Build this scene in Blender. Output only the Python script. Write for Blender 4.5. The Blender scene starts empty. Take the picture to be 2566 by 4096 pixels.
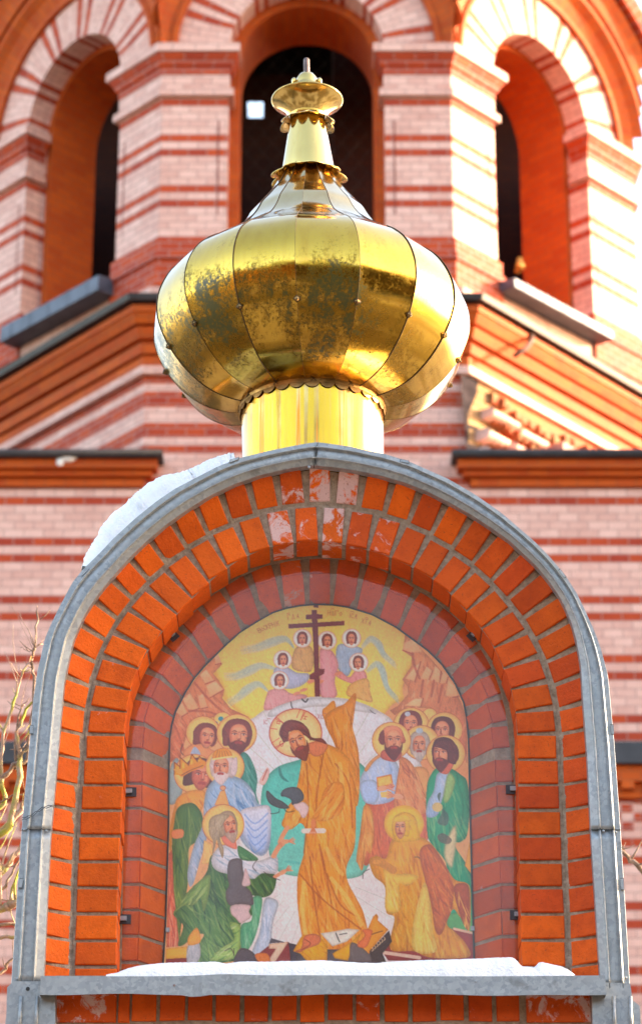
import bpy, bmesh, math, random
import numpy as np
from mathutils import Vector
random.seed(7)
R = math.radians
scene = bpy.context.scene
COL = scene.collection

# ------------------------------------------------------------------ camera
TH = R(23.0)
FS = 11081.0            # focal length in photograph pixels
CX, CY = 1283.0, 2048.0
CAMZ = 1.6
cam_d = bpy.data.cameras.new("camera")
cam = bpy.data.objects.new("camera", cam_d)
COL.objects.link(cam)
cam.location = (0, 0, CAMZ)
cam.rotation_euler = (math.pi / 2 + TH, 0, 0)
cam_d.sensor_fit = 'VERTICAL'
cam_d.sensor_height = 36.0
cam_d.lens = FS / 4096.0 * 36.0
cam_d.clip_end = 3000
cam_d.clip_start = 0.1
cam_d.dof.use_dof = True
cam_d.dof.focus_distance = 7.75
cam_d.dof.aperture_fstop = 4.6
scene.camera = cam

# ------------------------------------------------------------------ light
SUN_EL, SUN_AZ = 17.0, 76.0      # azimuth clockwise from +Y
world = bpy.data.worlds.new("World")
scene.world = world
world.use_nodes = True
wn = world.node_tree.nodes
bg = wn["Background"]
sky = wn.new("ShaderNodeTexSky")
sky.sky_type = 'NISHITA'
sky.sun_disc = False
sky.sun_elevation = R(SUN_EL)
sky.sun_rotation = R(SUN_AZ)
sky.air_density = 1.0
sky.dust_density = 2.2
sky.ozone_density = 1.0
# a thin veil of warm winter haze over the blue
veil = wn.new("ShaderNodeMix"); veil.data_type = 'RGBA'; veil.blend_type = 'MULTIPLY'
veil.inputs[0].default_value = 1.0
veil.inputs[7].default_value = (1.15, 1.0, 0.87, 1)
world.node_tree.links.new(sky.outputs[0], veil.inputs[6])
world.node_tree.links.new(veil.outputs[2], bg.inputs[0])
bg.inputs[1].default_value = 0.15
sun_d = bpy.data.lights.new("sun", 'SUN')
sun = bpy.data.objects.new("sun", sun_d)
COL.objects.link(sun)
sun_d.energy = 2.5
sun_d.angle = R(0.5)
sun_d.color = (1.0, 0.80, 0.55)
sdir = Vector((math.cos(R(SUN_EL)) * math.sin(R(SUN_AZ)), math.cos(R(SUN_EL)) * math.cos(R(SUN_AZ)), math.sin(R(SUN_EL))))
sun.rotation_euler = (-sdir).to_track_quat('-Z', 'Y').to_euler()
sun.location = (20, 5, 30)
vs = scene.view_settings
vs.view_transform = 'Standard'
vs.look = 'None'
vs.exposure = 2.9
vs.gamma = 1.0
vs.use_curve_mapping = False

# ------------------------------------------------------------------ helpers
FWD = Vector((0, math.cos(TH), math.sin(TH)))
UPV = Vector((0, -math.sin(TH), math.cos(TH)))
RT = Vector((1, 0, 0))
CAM = Vector((0, 0, CAMZ))
K = 2566.0 / 1512.0

def P(x, y, Y):
    """point of the vertical plane at distance Y seen at (x, y)"""
    d = RT * ((x - CX) / FS) + UPV * ((CY - y) / FS) + FWD
    return CAM + d * (Y / d.y)

def PD(x, y, Y):
    return P(x * K, y * K, Y)

def zat(yd, Y):
    return PD(756, yd, Y).z

class MB:
    def __init__(s):
        s.v = []; s.f = []; s.uv = []; s.mi = []; s.c = []; s.sm = []
    def face(s, pts, uvs=None, mi=0, col=(1, 1, 1, 1), smooth=False):
        n = len(s.v)
        s.v += [tuple(p) for p in pts]
        s.f.append(tuple(range(n, n + len(pts))))
        s.uv += list(uvs) if uvs else [(0.0, 0.0)] * len(pts)
        s.mi.append(mi); s.c += [col] * len(pts); s.sm.append(smooth)
    def idx(s, verts, faces, mi=0, col=(1, 1, 1, 1), smooth=False, uvf=None):
        n = len(s.v)
        s.v += [tuple(p) for p in verts]
        for f in faces:
            s.f.append(tuple(n + i for i in f))
            s.uv += [uvf(i) if uvf else (0.0, 0.0) for i in f]
            s.mi.append(mi); s.c += [col] * len(f); s.sm.append(smooth)
    def box(s, x0, x1, y0, y1, z0, z1, mi=0, col=(1, 1, 1, 1), h=None):
        hh = h or 1.0
        def q(pts, u):
            s.face(pts, [u(p) for p in pts], mi, col)
        a = lambda p: (p[0] / hh, p[2] / hh)
        b = lambda p: (p[1] / hh, p[2] / hh)
        c = lambda p: (p[0] / hh, p[1] / hh)
        q([(x0, y0, z0), (x1, y0, z0), (x1, y0, z1), (x0, y0, z1)], a)
        q([(x1, y1, z0), (x0, y1, z0), (x0, y1, z1), (x1, y1, z1)], a)
        q([(x0, y1, z0), (x0, y0, z0), (x0, y0, z1), (x0, y1, z1)], b)
        q([(x1, y0, z0), (x1, y1, z0), (x1, y1, z1), (x1, y0, z1)], b)
        q([(x0, y0, z1), (x1, y0, z1), (x1, y1, z1), (x0, y1, z1)], c)
        q([(x0, y1, z0), (x1, y1, z0), (x1, y0, z0), (x0, y0, z0)], c)
    def tube(s, pts, rads, n=8, mi=0, col=(1, 1, 1, 1), cap=True):
        pts = [Vector(p) for p in pts]
        if not isinstance(rads, (list, tuple)): rads = [rads] * len(pts)
        vv = []; ff = []
        for i, p in enumerate(pts):
            t = (pts[min(i + 1, len(pts) - 1)] - pts[max(i - 1, 0)]).normalized()
            a = t.cross(Vector((0.13, 0.31, 0.94)))
            if a.length < 0.05: a = t.cross(Vector((1, 0, 0)))
            a.normalize(); b = t.cross(a)
            for k in range(n):
                an = 2 * math.pi * k / n
                vv.append(p + (a * math.cos(an) + b * math.sin(an)) * rads[i])
        for i in range(len(pts) - 1):
            for k in range(n):
                k2 = (k + 1) % n
                ff.append((i * n + k, i * n + k2, (i + 1) * n + k2, (i + 1) * n + k))
        if cap:
            ff.append(tuple(range(n))[::-1]); ff.append(tuple(range((len(pts) - 1) * n, len(pts) * n)))
        s.idx(vv, ff, mi, col, True)
    def build(s, name, mats, parent=None, label=None, weld=False, bevel=0.0, color=False):
        me = bpy.data.meshes.new(name)
        me.from_pydata(s.v, [], s.f)
        if not isinstance(mats, (list, tuple)): mats = [mats]
        for m in mats: me.materials.append(m)
        me.polygons.foreach_set("material_index", s.mi)
        me.polygons.foreach_set("use_smooth", s.sm)
        uvl = me.uv_layers.new(name="UVMap")
        uvl.data.foreach_set("uv", np.array(s.uv, dtype=np.float32).ravel())
        if color:
            ca = me.color_attributes.new("tint", 'FLOAT_COLOR', 'CORNER')
            ca.data.foreach_set("color", np.array(s.c, dtype=np.float32).ravel())
        if weld:
            bm = bmesh.new(); bm.from_mesh(me)
            bmesh.ops.remove_doubles(bm, verts=bm.verts, dist=1e-5)
            bmesh.ops.recalc_face_normals(bm, faces=bm.faces)
            bm.to_mesh(me); bm.free()
        me.update()
        o = bpy.data.objects.new(name, me)
        COL.objects.link(o)
        if parent is not None: o.parent = parent
        if label: o["label"] = label
        if bevel:
            md = o.modifiers.new("bevel", 'BEVEL'); md.width = bevel; md.segments = 2; md.limit_method = 'ANGLE'
        return o

def tag(o, label=None, cat=None, group=None, kind=None):
    if label: o["label"] = label
    if cat: o["category"] = cat
    if group: o["group"] = group
    if kind: o["kind"] = kind
    return o

def empty(name, label, cat, group=None):
    o = bpy.data.objects.new(name, None); COL.objects.link(o)
    o.empty_display_size = 0.1
    return tag(o, label, cat, group)

def lerp(a, b, t): return a + (b - a) * t

# ------------------------------------------------------------------ materials
def new_mat(name):
    m = bpy.data.materials.new(name); m.use_nodes = True
    nt = m.node_tree
    return m, nt, nt.nodes["Principled BSDF"]

def nd(nt, t, **kw):
    n = nt.nodes.new(t)
    for k, v in kw.items():
        if k.startswith("_"): setattr(n, k[1:], v)
        else:
            key = int(k[1:]) if k[0] == "i" and k[1:].isdigit() else k
            n.inputs[key].default_value = v
    return n

def math_n(nt, op, a, b=None, clamp=False):
    n = nt.nodes.new("ShaderNodeMath"); n.operation = op; n.use_clamp = clamp
    for i, x in enumerate((a, b)):
        if x is None: continue
        if isinstance(x, (int, float)): n.inputs[i].default_value = x
        else: nt.links.new(x, n.inputs[i])
    return n.outputs[0]

def mixc(nt, fac, a, b, mode='MIX'):
    n = nt.nodes.new("ShaderNodeMix"); n.data_type = 'RGBA'; n.blend_type = mode
    for s, x in ((0, fac), (6, a), (7, b)):
        if isinstance(x, (int, float)): n.inputs[s].default_value = x
        elif isinstance(x, tuple): n.inputs[s].default_value = (x + (1,))[:4] if len(x) == 3 else x
        else: nt.links.new(x, n.inputs[s])
    return n.outputs[2]

def noise(nt, vec, scale, detail=4, rough=0.55, dist=0.0):
    n = nt.nodes.new("ShaderNodeTexNoise")
    n.inputs["Scale"].default_value = scale; n.inputs["Detail"].default_value = detail
    n.inputs["Roughness"].default_value = rough; n.inputs["Distortion"].default_value = dist
    if vec is not None: nt.links.new(vec, n.inputs["Vector"])
    return n.outputs[0]

def ramp(nt, fac, stops):
    n = nt.nodes.new("ShaderNodeValToRGB")
    el = n.color_ramp.elements
    while len(el) < len(stops): el.new(0.5)
    for e, (p, c) in zip(el, stops):
        e.position = p
        e.color = (c, c, c, 1) if isinstance(c, (int, float)) else (tuple(c) + (1,))[:4]
    nt.links.new(fac, n.inputs[0])
    return n.outputs[0]

def bump(nt, h, strength, dist, bs, normal=None):
    n = nt.nodes.new("ShaderNodeBump"); n.inputs["Strength"].default_value = strength
    n.inputs["Distance"].default_value = dist
    nt.links.new(h, n.inputs["Height"])
    if normal is not None: nt.links.new(normal, n.inputs["Normal"])
    if bs is not None: nt.links.new(n.outputs[0], bs.inputs["Normal"])
    return n.outputs[0]

def simple_mat(name, col, rough=0.6, metal=0.0, nscale=20.0, namp=0.25, bstr=0.2, bdist=0.004, col2=None):
    m, nt, bs = new_mat(name)
    tc = nt.nodes.new("ShaderNodeTexCoord").outputs["Object"]
    n1 = noise(nt, tc, nscale, 6)
    c2 = col2 or tuple(c * (1 - namp) for c in col)
    c = mixc(nt, ramp(nt, n1, [(0.35, 0.0), (0.65, 1.0)]), tuple(col), tuple(c2))
    nt.links.new(c, bs.inputs["Base Color"])
    bs.inputs["Roughness"].default_value = rough
    bs.inputs["Metallic"].default_value = metal
    bump(nt, noise(nt, tc, nscale * 3, 6), bstr, bdist, bs)
    return m

PINK1, PINK2 = (0.74, 0.475, 0.40), (0.62, 0.355, 0.29)
RED1, RED2 = (0.48, 0.070, 0.018), (0.34, 0.045, 0.022)
ORA1, ORA2 = (0.52, 0.095, 0.010), (0.42, 0.062, 0.009)

def brick_mat(name, mode, mortar=(0.36, 0.235, 0.21), length=2.23, blotch=0.3):
    """UV unit = one course of bricks"""
    m, nt, bs = new_mat(name)
    uvn = nt.nodes.new("ShaderNodeUVMap").outputs[0]
    obj = nt.nodes.new("ShaderNodeTexCoord").outputs["Object"]
    def btex(c1, c2):
        b = nt.nodes.new("ShaderNodeTexBrick")
        b.offset = 0.5; b.squash = 1.0
        b.inputs["Scale"].default_value = 1.0
        b.inputs["Color1"].default_value = c1 + (1,); b.inputs["Color2"].default_value = c2 + (1,)
        b.inputs["Mortar"].default_value = mortar + (1,)
        b.inputs["Mortar Size"].default_value = 0.055; b.inputs["Mortar Smooth"].default_value = 0.3
        b.inputs["Bias"].default_value = -0.1
        b.inputs["Brick Width"].default_value = length; b.inputs["Row Height"].default_value = 1.0
        nt.links.new(uvn, b.inputs["Vector"])
        return b
    if mode == 'pink': b = btex(PINK1, PINK2); col = b.outputs[0]
    elif mode == 'red': b = btex(RED1, RED2); col = b.outputs[0]
    elif mode == 'orange': b = btex(ORA1, ORA2); col = b.outputs[0]
    else:
        b = btex(PINK1, PINK2); r = btex(RED1, RED2)
        sp = nt.nodes.new("ShaderNodeSeparateXYZ"); nt.links.new(uvn, sp.inputs[0])
        fl = math_n(nt, 'FLOOR', sp.outputs[1])
        md = math_n(nt, 'FLOORED_MODULO', fl, 7.0)
        a = math_n(nt, 'COMPARE', md, 0.0); nt.nodes[-1].inputs[2].default_value = 0.1
        c = math_n(nt, 'COMPARE', md, 5.0); nt.nodes[-1].inputs[2].default_value = 0.1
        mask = math_n(nt, 'ADD', a, c)
        col = mixc(nt, mask, b.outputs[0], r.outputs[0])
    n1 = noise(nt, obj, 1.6, 5)
    col = mixc(nt, ramp(nt, n1, [(0.35, 0.0), (0.75, blotch)]), col, mixc(nt, 1.0, col, (0.75, 0.55, 0.50), 'MULTIPLY'))
    n2 = noise(nt, obj, 14, 4)
    col = mixc(nt, ramp(nt, n2, [(0.4, 0.0), (0.7, 0.35)]), col, mixc(nt, 1.0, col, (0.8, 0.72, 0.7), 'MULTIPLY'))
    nt.links.new(col, bs.inputs["Base Color"])
    bs.inputs["Roughness"].default_value = 0.7; bs.inputs["Specular IOR Level"].default_value = 0.2
    bump(nt, math_n(nt, 'SUBTRACT', math_n(nt, 'MULTIPLY', n2, 0.3), b.outputs["Fac"]), 0.5, 0.012, bs)
    return m

M_BAND = brick_mat("banded_brick", 'band')
M_PINK = brick_mat("pink_brick", 'pink')
M_RED = brick_mat("red_brick", 'red')
M_ORA = brick_mat("orange_brick", 'orange', mortar=(0.30, 0.09, 0.03))
M_DARKIN = brick_mat("dark_brick", 'red', mortar=(0.05, 0.03, 0.02))
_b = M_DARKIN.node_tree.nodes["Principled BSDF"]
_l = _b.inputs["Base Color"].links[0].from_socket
M_DARKIN.node_tree.links.new(mixc(M_DARKIN.node_tree, 1.0, _l, (0.10, 0.13, 0.16), 'MULTIPLY'), _b.inputs["Base Color"])  # red brick multiplied very dark for the tower interior
M_LEDGE = simple_mat("dark_roofing", (0.035, 0.033, 0.038), 0.5, 0.0, 8, 0.4)
M_SILL = simple_mat("grey_sheet", (0.10, 0.11, 0.14), 0.5, 0.3, 6, 0.35)
M_SNOW = simple_mat("snow", (0.93, 0.93, 0.94), 0.6, 0.0, 45, 0.06, 0.8, 0.008)
M_SNOW.node_tree.nodes["Principled BSDF"].inputs["Subsurface Weight"].default_value = 0.25
M_SNOW.node_tree.nodes["Principled BSDF"].inputs["Subsurface Radius"].default_value = (0.03, 0.035, 0.04)
M_BARK = simple_mat("bark", (0.30, 0.20, 0.14), 0.8, 0.0, 40, 0.5, 0.6, 0.01)
M_PLASTER = brick_mat("tan_brick", 'pink', mortar=(0.25, 0.18, 0.10))
_b = M_PLASTER.node_tree.nodes["Principled BSDF"]
_l = _b.inputs["Base Color"].links[0].from_socket
M_PLASTER.node_tree.links.new(mixc(M_PLASTER.node_tree, 1.0, _l, (0.50, 0.52, 0.34), 'MULTIPLY'), _b.inputs["Base Color"])

def moss_bark():
    m, nt, bs = new_mat("mossy_bark")
    tc = nt.nodes.new("ShaderNodeTexCoord").outputs["Object"]
    n = noise(nt, tc, 9, 5)
    c = mixc(nt, ramp(nt, n, [(0.44, 0.0), (0.58, 1.0)]), (0.36, 0.25, 0.19), (0.30, 0.29, 0.03))
    nt.links.new(c, bs.inputs["Base Color"]); bs.inputs["Roughness"].default_value = 0.85
    bump(nt, noise(nt, tc, 60, 6), 0.6, 0.01, bs)
    return m
M_MOSSBARK = moss_bark()

def zinc_mat(name="galvanised_sheet"):
    m, nt, bs = new_mat(name)
    tc = nt.nodes.new("ShaderNodeTexCoord").outputs["Object"]
    v = nt.nodes.new("ShaderNodeTexVoronoi"); v.inputs["Scale"].default_value = 95
    w = nt.nodes.new("ShaderNodeVectorMath"); w.operation = 'MULTIPLY_ADD'
    nn = nt.nodes.new("ShaderNodeTexNoise"); nn.inputs["Scale"].default_value = 60
    nt.links.new(tc, nn.inputs["Vector"])
    nt.links.new(nn.outputs["Color"], w.inputs[0]); w.inputs[1].default_value = (0.02, 0.02, 0.02); nt.links.new(tc, w.inputs[2])
    nt.links.new(w.outputs[0], v.inputs["Vector"])
    sp = nt.nodes.new("ShaderNodeSeparateColor"); nt.links.new(v.outputs["Color"], sp.inputs[0])
    c = mixc(nt, sp.outputs[0], (0.27, 0.29, 0.30), (0.40, 0.415, 0.415))
    n = noise(nt, tc, 4, 5)
    c = mixc(nt, ramp(nt, n, [(0.42, 0.0), (0.7, 0.45)]), c, (0.33, 0.33, 0.30))
    n3 = noise(nt, tc, 18, 6)
    c = mixc(nt, ramp(nt, n3, [(0.62, 0.0), (0.72, 0.5)]), c, (0.12, 0.115, 0.10))
    nt.links.new(c, bs.inputs["Base Color"])
    bs.inputs["Metallic"].default_value = 0.45
    nt.links.new(ramp(nt, sp.outputs[1], [(0.0, 0.34), (1.0, 0.5)]), bs.inputs["Roughness"])
    bump(nt, noise(nt, tc, 7, 3), 0.25, 0.01, bs)
    return m
M_ZINC = zinc_mat()
M_PLASTER.node_tree.nodes["Principled BSDF"].inputs["Specular IOR Level"].default_value = 0.0
M_TAR = simple_mat("old_tar", (0.05, 0.04, 0.045), 0.95, 0, 12, .5)
M_TAR.node_tree.nodes["Principled BSDF"].inputs["Specular IOR Level"].default_value = 0.0
M_ZDARK = simple_mat("dark_clip_metal", (0.07, 0.07, 0.075), 0.45, 0.6, 30)
M_GAP = simple_mat("joint_shadow", (0.045, 0.04, 0.035), 0.8)

def mortar_mat():
    m, nt, bs = new_mat("lime_mortar")
    tc = nt.nodes.new("ShaderNodeTexCoord").outputs["Object"]
    n = noise(nt, tc, 55, 8, 0.7)
    n2 = noise(nt, tc, 8, 4)
    c = mixc(nt, ramp(nt, n, [(0.3, 0.0), (0.72, 1.0)]), (0.20, 0.13, 0.08), (0.50, 0.38, 0.27))
    c = mixc(nt, ramp(nt, n2, [(0.5, 0.0), (0.75, 0.5)]), c, (0.22, 0.15, 0.08))
    nt.links.new(c, bs.inputs["Base Color"]); bs.inputs["Roughness"].default_value = 0.9
    bump(nt, n, 1.0, 0.006, bs)
    return m
M_MORTAR = mortar_mat()

def shrine_brick():
    """corner attribute tint: R brightness, G orange-to-red, B efflorescence"""
    m, nt, bs = new_mat("shrine_brick")
    tc = nt.nodes.new("ShaderNodeTexCoord").outputs["Object"]
    at = nt.nodes.new("ShaderNodeVertexColor"); at.layer_name = "tint"
    sp = nt.nodes.new("ShaderNodeSeparateColor"); nt.links.new(at.outputs[0], sp.inputs[0])
    c = mixc(nt, sp.outputs[1], (0.80, 0.128, 0.004), (0.56, 0.060, 0.008))
    c = mixc(nt, 1.0, c, sp.outputs[0], 'MULTIPLY')
    n = noise(nt, tc, 28, 6)
    c = mixc(nt, ramp(nt, n, [(0.4, 0.0), (0.7, 0.45)]), c, mixc(nt, 1.0, c, (0.78, 0.70, 0.8), 'MULTIPLY'))
    n2 = noise(nt, tc, 17, 10, 0.70, 0.6)
    thr = math_n(nt, 'ADD', n2, math_n(nt, 'MULTIPLY', sp.outputs[2], 0.20))
    e = ramp(nt, thr, [(0.68, 0.0), (0.74, 0.85)])
    e = math_n(nt, 'MULTIPLY', e, ramp(nt, sp.outputs[2], [(0.02, 0.0), (0.15, 1.0)]))
    c = mixc(nt, e, c, (0.70, 0.50, 0.46))
    n5 = noise(nt, tc, 7, 7, .7)
    c = mixc(nt, ramp(nt, n5, [(0.48, 0.0), (0.72, 0.5)]), c, mixc(nt, 1.0, c, (0.62, 0.50, 0.6), 'MULTIPLY'))
    n6 = noise(nt, tc, 160, 4, .7)
    c = mixc(nt, ramp(nt, n6, [(0.60, 0.0), (0.66, 0.55)]), c, (0.22, 0.035, 0.015))
    n4 = noise(nt, tc, 90, 3)
    sk = ramp(nt, n4, [(0.70, 0.0), (0.76, 0.8)])
    c = mixc(nt, sk, c, (0.30, 0.07, 0.03))
    nt.links.new(c, bs.inputs["Base Color"])
    bs.inputs["Roughness"].default_value = 0.6
    bs.inputs["Specular IOR Level"].default_value = 0.18
    n3 = noise(nt, tc, 120, 6, 0.6)
    bump(nt, n3, 0.6, 0.004, bs)
    return m
M_SBRICK = shrine_brick()

def gold_mat(name, base=(0.74, 0.46, 0.055), rough=0.07, dirt=1.0, neck=False):
    m, nt, bs = new_mat(name)
    tc = nt.nodes.new("ShaderNodeTexCoord").outputs["Object"]
    oi = nt.nodes.new("ShaderNodeObjectInfo").outputs["Random"]
    mp = nt.nodes.new("ShaderNodeMapping"); mp.inputs["Scale"].default_value = (30, 30, 2.5)
    nt.links.new(tc, mp.inputs[0])
    ns = noise(nt, mp.outputs[0], 1.0, 5, 0.6)
    c = mixc(nt, oi, tuple(base), tuple(b * 0.86 for b in base))
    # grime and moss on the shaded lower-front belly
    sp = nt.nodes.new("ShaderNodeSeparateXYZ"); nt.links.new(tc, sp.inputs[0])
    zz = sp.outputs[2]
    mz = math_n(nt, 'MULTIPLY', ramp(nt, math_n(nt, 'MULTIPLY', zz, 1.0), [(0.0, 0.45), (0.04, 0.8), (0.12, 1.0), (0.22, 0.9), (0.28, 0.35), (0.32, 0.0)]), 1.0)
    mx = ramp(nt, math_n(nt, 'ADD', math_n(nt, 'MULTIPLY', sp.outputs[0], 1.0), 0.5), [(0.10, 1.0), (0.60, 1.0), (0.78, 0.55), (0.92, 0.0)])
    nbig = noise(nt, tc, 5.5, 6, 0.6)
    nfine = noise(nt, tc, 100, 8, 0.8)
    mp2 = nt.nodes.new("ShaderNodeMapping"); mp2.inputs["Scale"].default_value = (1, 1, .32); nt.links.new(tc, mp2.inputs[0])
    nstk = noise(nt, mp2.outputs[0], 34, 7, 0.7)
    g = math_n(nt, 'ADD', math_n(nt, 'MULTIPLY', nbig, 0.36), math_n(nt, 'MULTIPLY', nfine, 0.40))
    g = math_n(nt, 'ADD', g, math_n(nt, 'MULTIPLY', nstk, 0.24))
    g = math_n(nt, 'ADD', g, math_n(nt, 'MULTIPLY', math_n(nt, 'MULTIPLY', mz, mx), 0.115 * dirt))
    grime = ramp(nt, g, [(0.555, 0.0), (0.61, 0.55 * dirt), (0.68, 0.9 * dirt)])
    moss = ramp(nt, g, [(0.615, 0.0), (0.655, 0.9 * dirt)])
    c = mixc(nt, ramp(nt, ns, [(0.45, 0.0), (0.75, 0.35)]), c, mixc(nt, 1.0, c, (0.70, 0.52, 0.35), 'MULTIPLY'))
    lowz = ramp(nt, zz, [(0.02, 0.9), (0.12, 0.7), (0.25, 0.0)])  # brown grime tint low down, with the dark ground reflection painted in
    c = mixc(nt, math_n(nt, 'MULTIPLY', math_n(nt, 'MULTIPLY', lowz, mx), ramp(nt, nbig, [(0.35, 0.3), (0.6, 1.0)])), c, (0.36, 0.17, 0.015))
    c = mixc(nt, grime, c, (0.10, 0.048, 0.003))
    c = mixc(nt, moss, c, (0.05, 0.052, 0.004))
    nt.links.new(c, bs.inputs["Base Color"])
    nt.links.new(math_n(nt, 'SUBTRACT', 1.0, math_n(nt, 'MULTIPLY', moss, 1.0)), bs.inputs["Metallic"])
    rg = math_n(nt, 'ADD', rough, math_n(nt, 'MULTIPLY', grime, 0.32))
    rg = math_n(nt, 'ADD', rg, math_n(nt, 'MULTIPLY', ns, 0.06))
    nt.links.new(rg, bs.inputs["Roughness"])
    nt.links.new(math_n(nt, "MULTIPLY", math_n(nt, "SUBTRACT", 1.0, grime, True), 0.4), bs.inputs["Coat Weight"]); bs.inputs["Coat Roughness"].default_value = 0.04; bs.inputs["Coat IOR"].default_value = 1.5
    if neck:  # vertical reflections of the surroundings painted into the neck's gold as streaks
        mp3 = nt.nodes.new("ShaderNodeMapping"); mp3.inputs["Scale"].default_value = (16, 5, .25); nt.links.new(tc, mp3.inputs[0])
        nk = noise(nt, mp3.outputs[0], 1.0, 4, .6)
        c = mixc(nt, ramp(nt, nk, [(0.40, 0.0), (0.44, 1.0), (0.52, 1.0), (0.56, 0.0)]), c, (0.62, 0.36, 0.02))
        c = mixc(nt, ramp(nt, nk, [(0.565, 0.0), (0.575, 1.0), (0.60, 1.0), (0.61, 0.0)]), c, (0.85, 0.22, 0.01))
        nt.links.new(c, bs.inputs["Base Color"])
    b1 = bump(nt, noise(nt, tc, 5, 2), 0.18, 0.02, None)
    bump(nt, nfine, 0.05, 0.002, bs, b1)
    return m
M_GOLD = gold_mat("gilded_sheet")
M_GOLDC = gold_mat("clean_gilded_sheet", (0.80, 0.56, 0.17), 0.09, 0.25)
M_NECK = gold_mat("reflection_streak_gilding", (0.74, 0.52, 0.17), 0.12, 0.3, neck=True)
M_FLARE = gold_mat("pale_gilding", (0.66, 0.48, 0.22), 0.07, 0.2)
M_BRONZE = simple_mat("tarnished_bronze", (0.42, 0.24, 0.08), 0.35, 0.9, 40, .5)
M_SEAM = simple_mat("seam_edge", (0.09, 0.05, 0.02), 0.5, 0.6, 30)
M_ROD = simple_mat("rusty_rod", (0.28, 0.21, 0.20), 0.7, 0.2, 60, 0.5, 0.5)
M_BRASS = simple_mat('brass', (0.75, 0.5, 0.12), 0.4, 0.6, 30, .3)
def blob(mb, c, rx, ry, rz_, seed, n=10, m=6):
    rr = random.Random(seed); vv = []; ff = []
    for j in range(m + 1):
        th = math.pi * j / m
        for i in range(n):
            a = 2 * math.pi * i / n; k = rr.uniform(.82, 1.12) if 0 < j < m else 1
            vv.append((c[0] + rx * k * math.sin(th) * math.cos(a), c[1] + ry * k * math.sin(th) * math.sin(a), c[2] + rz_ * k * math.cos(th)))
    for j in range(m):
        for i in range(n):
            i2 = (i + 1) % n
            ff.append((j * n + i, j * n + i2, (j + 1) * n + i2, (j + 1) * n + i))
    mb.idx(vv, ff, smooth=True)
# ------------------------------------------------------------------ ground
g = MB()
g.face([(-1500, -1500, 0), (1500, -1500, 0), (1500, 1500, 0), (-1500, 1500, 0)])
def ground_mat():
    m, nt, bs = new_mat("ground")
    tc = nt.nodes.new("ShaderNodeTexCoord").outputs["Object"]
    n = noise(nt, tc, 0.22, 6)
    c = mixc(nt, ramp(nt, n, [(0.46, 0.0), (0.54, 1.0)]), (0.05, 0.035, 0.016), (0.16, 0.15, 0.14))
    nt.links.new(c, bs.inputs["Base Color"]); bs.inputs["Roughness"].default_value = 0.9
    return m
tag(g.build("ground", ground_mat()), kind='structure')
hl = MB(); rh = random.Random(8); nh = 320; pv = None  # unseen ridge added behind the camera for the gold to mirror
for i in range(nh + 1):
    a = math.pi * (1.02 + 0.96 * i / nh) ; rr_ = 36 + 3 * math.sin(i * .3)
    h = 15 + 3.0 * math.sin(i * .21) + 2.5 * math.sin(i * .55 + 1) + 2.0 * math.sin(i * 1.3) + rh.uniform(-1.2, 1.2); h *= min(1, .3 + 3 * math.sin(math.pi * i / nh))
    row = [(rr_ * .8 * math.cos(a), rr_ * .8 * math.sin(a), 0), (rr_ * math.cos(a), rr_ * math.sin(a), h), (rr_ * 1.6 * math.cos(a), rr_ * 1.6 * math.sin(a), h * 1.1)]
    if pv:
        for k in range(2): hl.face([pv[k], row[k], row[k + 1], pv[k + 1]])
    pv = row
tag(hl.build("reflected_ridge", simple_mat("reflected_ridge_brown", (0.24, 0.125, 0.04), 0.9, 0, .35, .75)), kind='structure')

# ------------------------------------------------------------------ tower
YT = 21.5
PHI = R(47.0)
HB = 0.074
tower = empty("brick_tower", "tall church bell tower of pink and red striped brick with dark arched openings", "tower")
XL, XR = PD(380, 300, YT).x, PD(1063.6, 300, YT).x
LF = XR - XL
UC = LF / 2
R1, R2, D1, D2 = 0.70, 0.61, 0.235, 0.66
ZS = zat(115, YT)              # springing of the arches
Z_RED0 = zat(334, YT)          # bottom of a red course
ZB = zat(760, YT)              # hidden bottom of the upper stage
Z_SILL = P(237 * K, 672 * K, YT + 0.30).z
RAO = 1.88

class Facet:
    def __init__(s, o, t, n): s.o, s.t, s.n = Vector(o), Vector(t), Vector(n)
    def __call__(s, u, z, d=0.0):
        p = s.o + s.t * u + s.n * d
        return (p.x, p.y, z)
def facets(off=0.0, phi=PHI, xl=XL, xr=XR, Y=YT):
    k = off * math.tan(phi / 2)
    c, sn = math.cos(phi), math.sin(phi)
    F = Facet((xl - k, Y - off, 0), (1, 0, 0), (0, 1, 0))
    L = Facet((xl - k, Y - off, 0), (-c, sn, 0), (sn, c, 0))
    Rr = Facet((xr + k, Y - off, 0), (c, sn, 0), (-sn, c, 0))
    return F, L, Rr
FF, FL, FR = facets()
def vrow(z): return (z - Z_RED0) / HB

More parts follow.
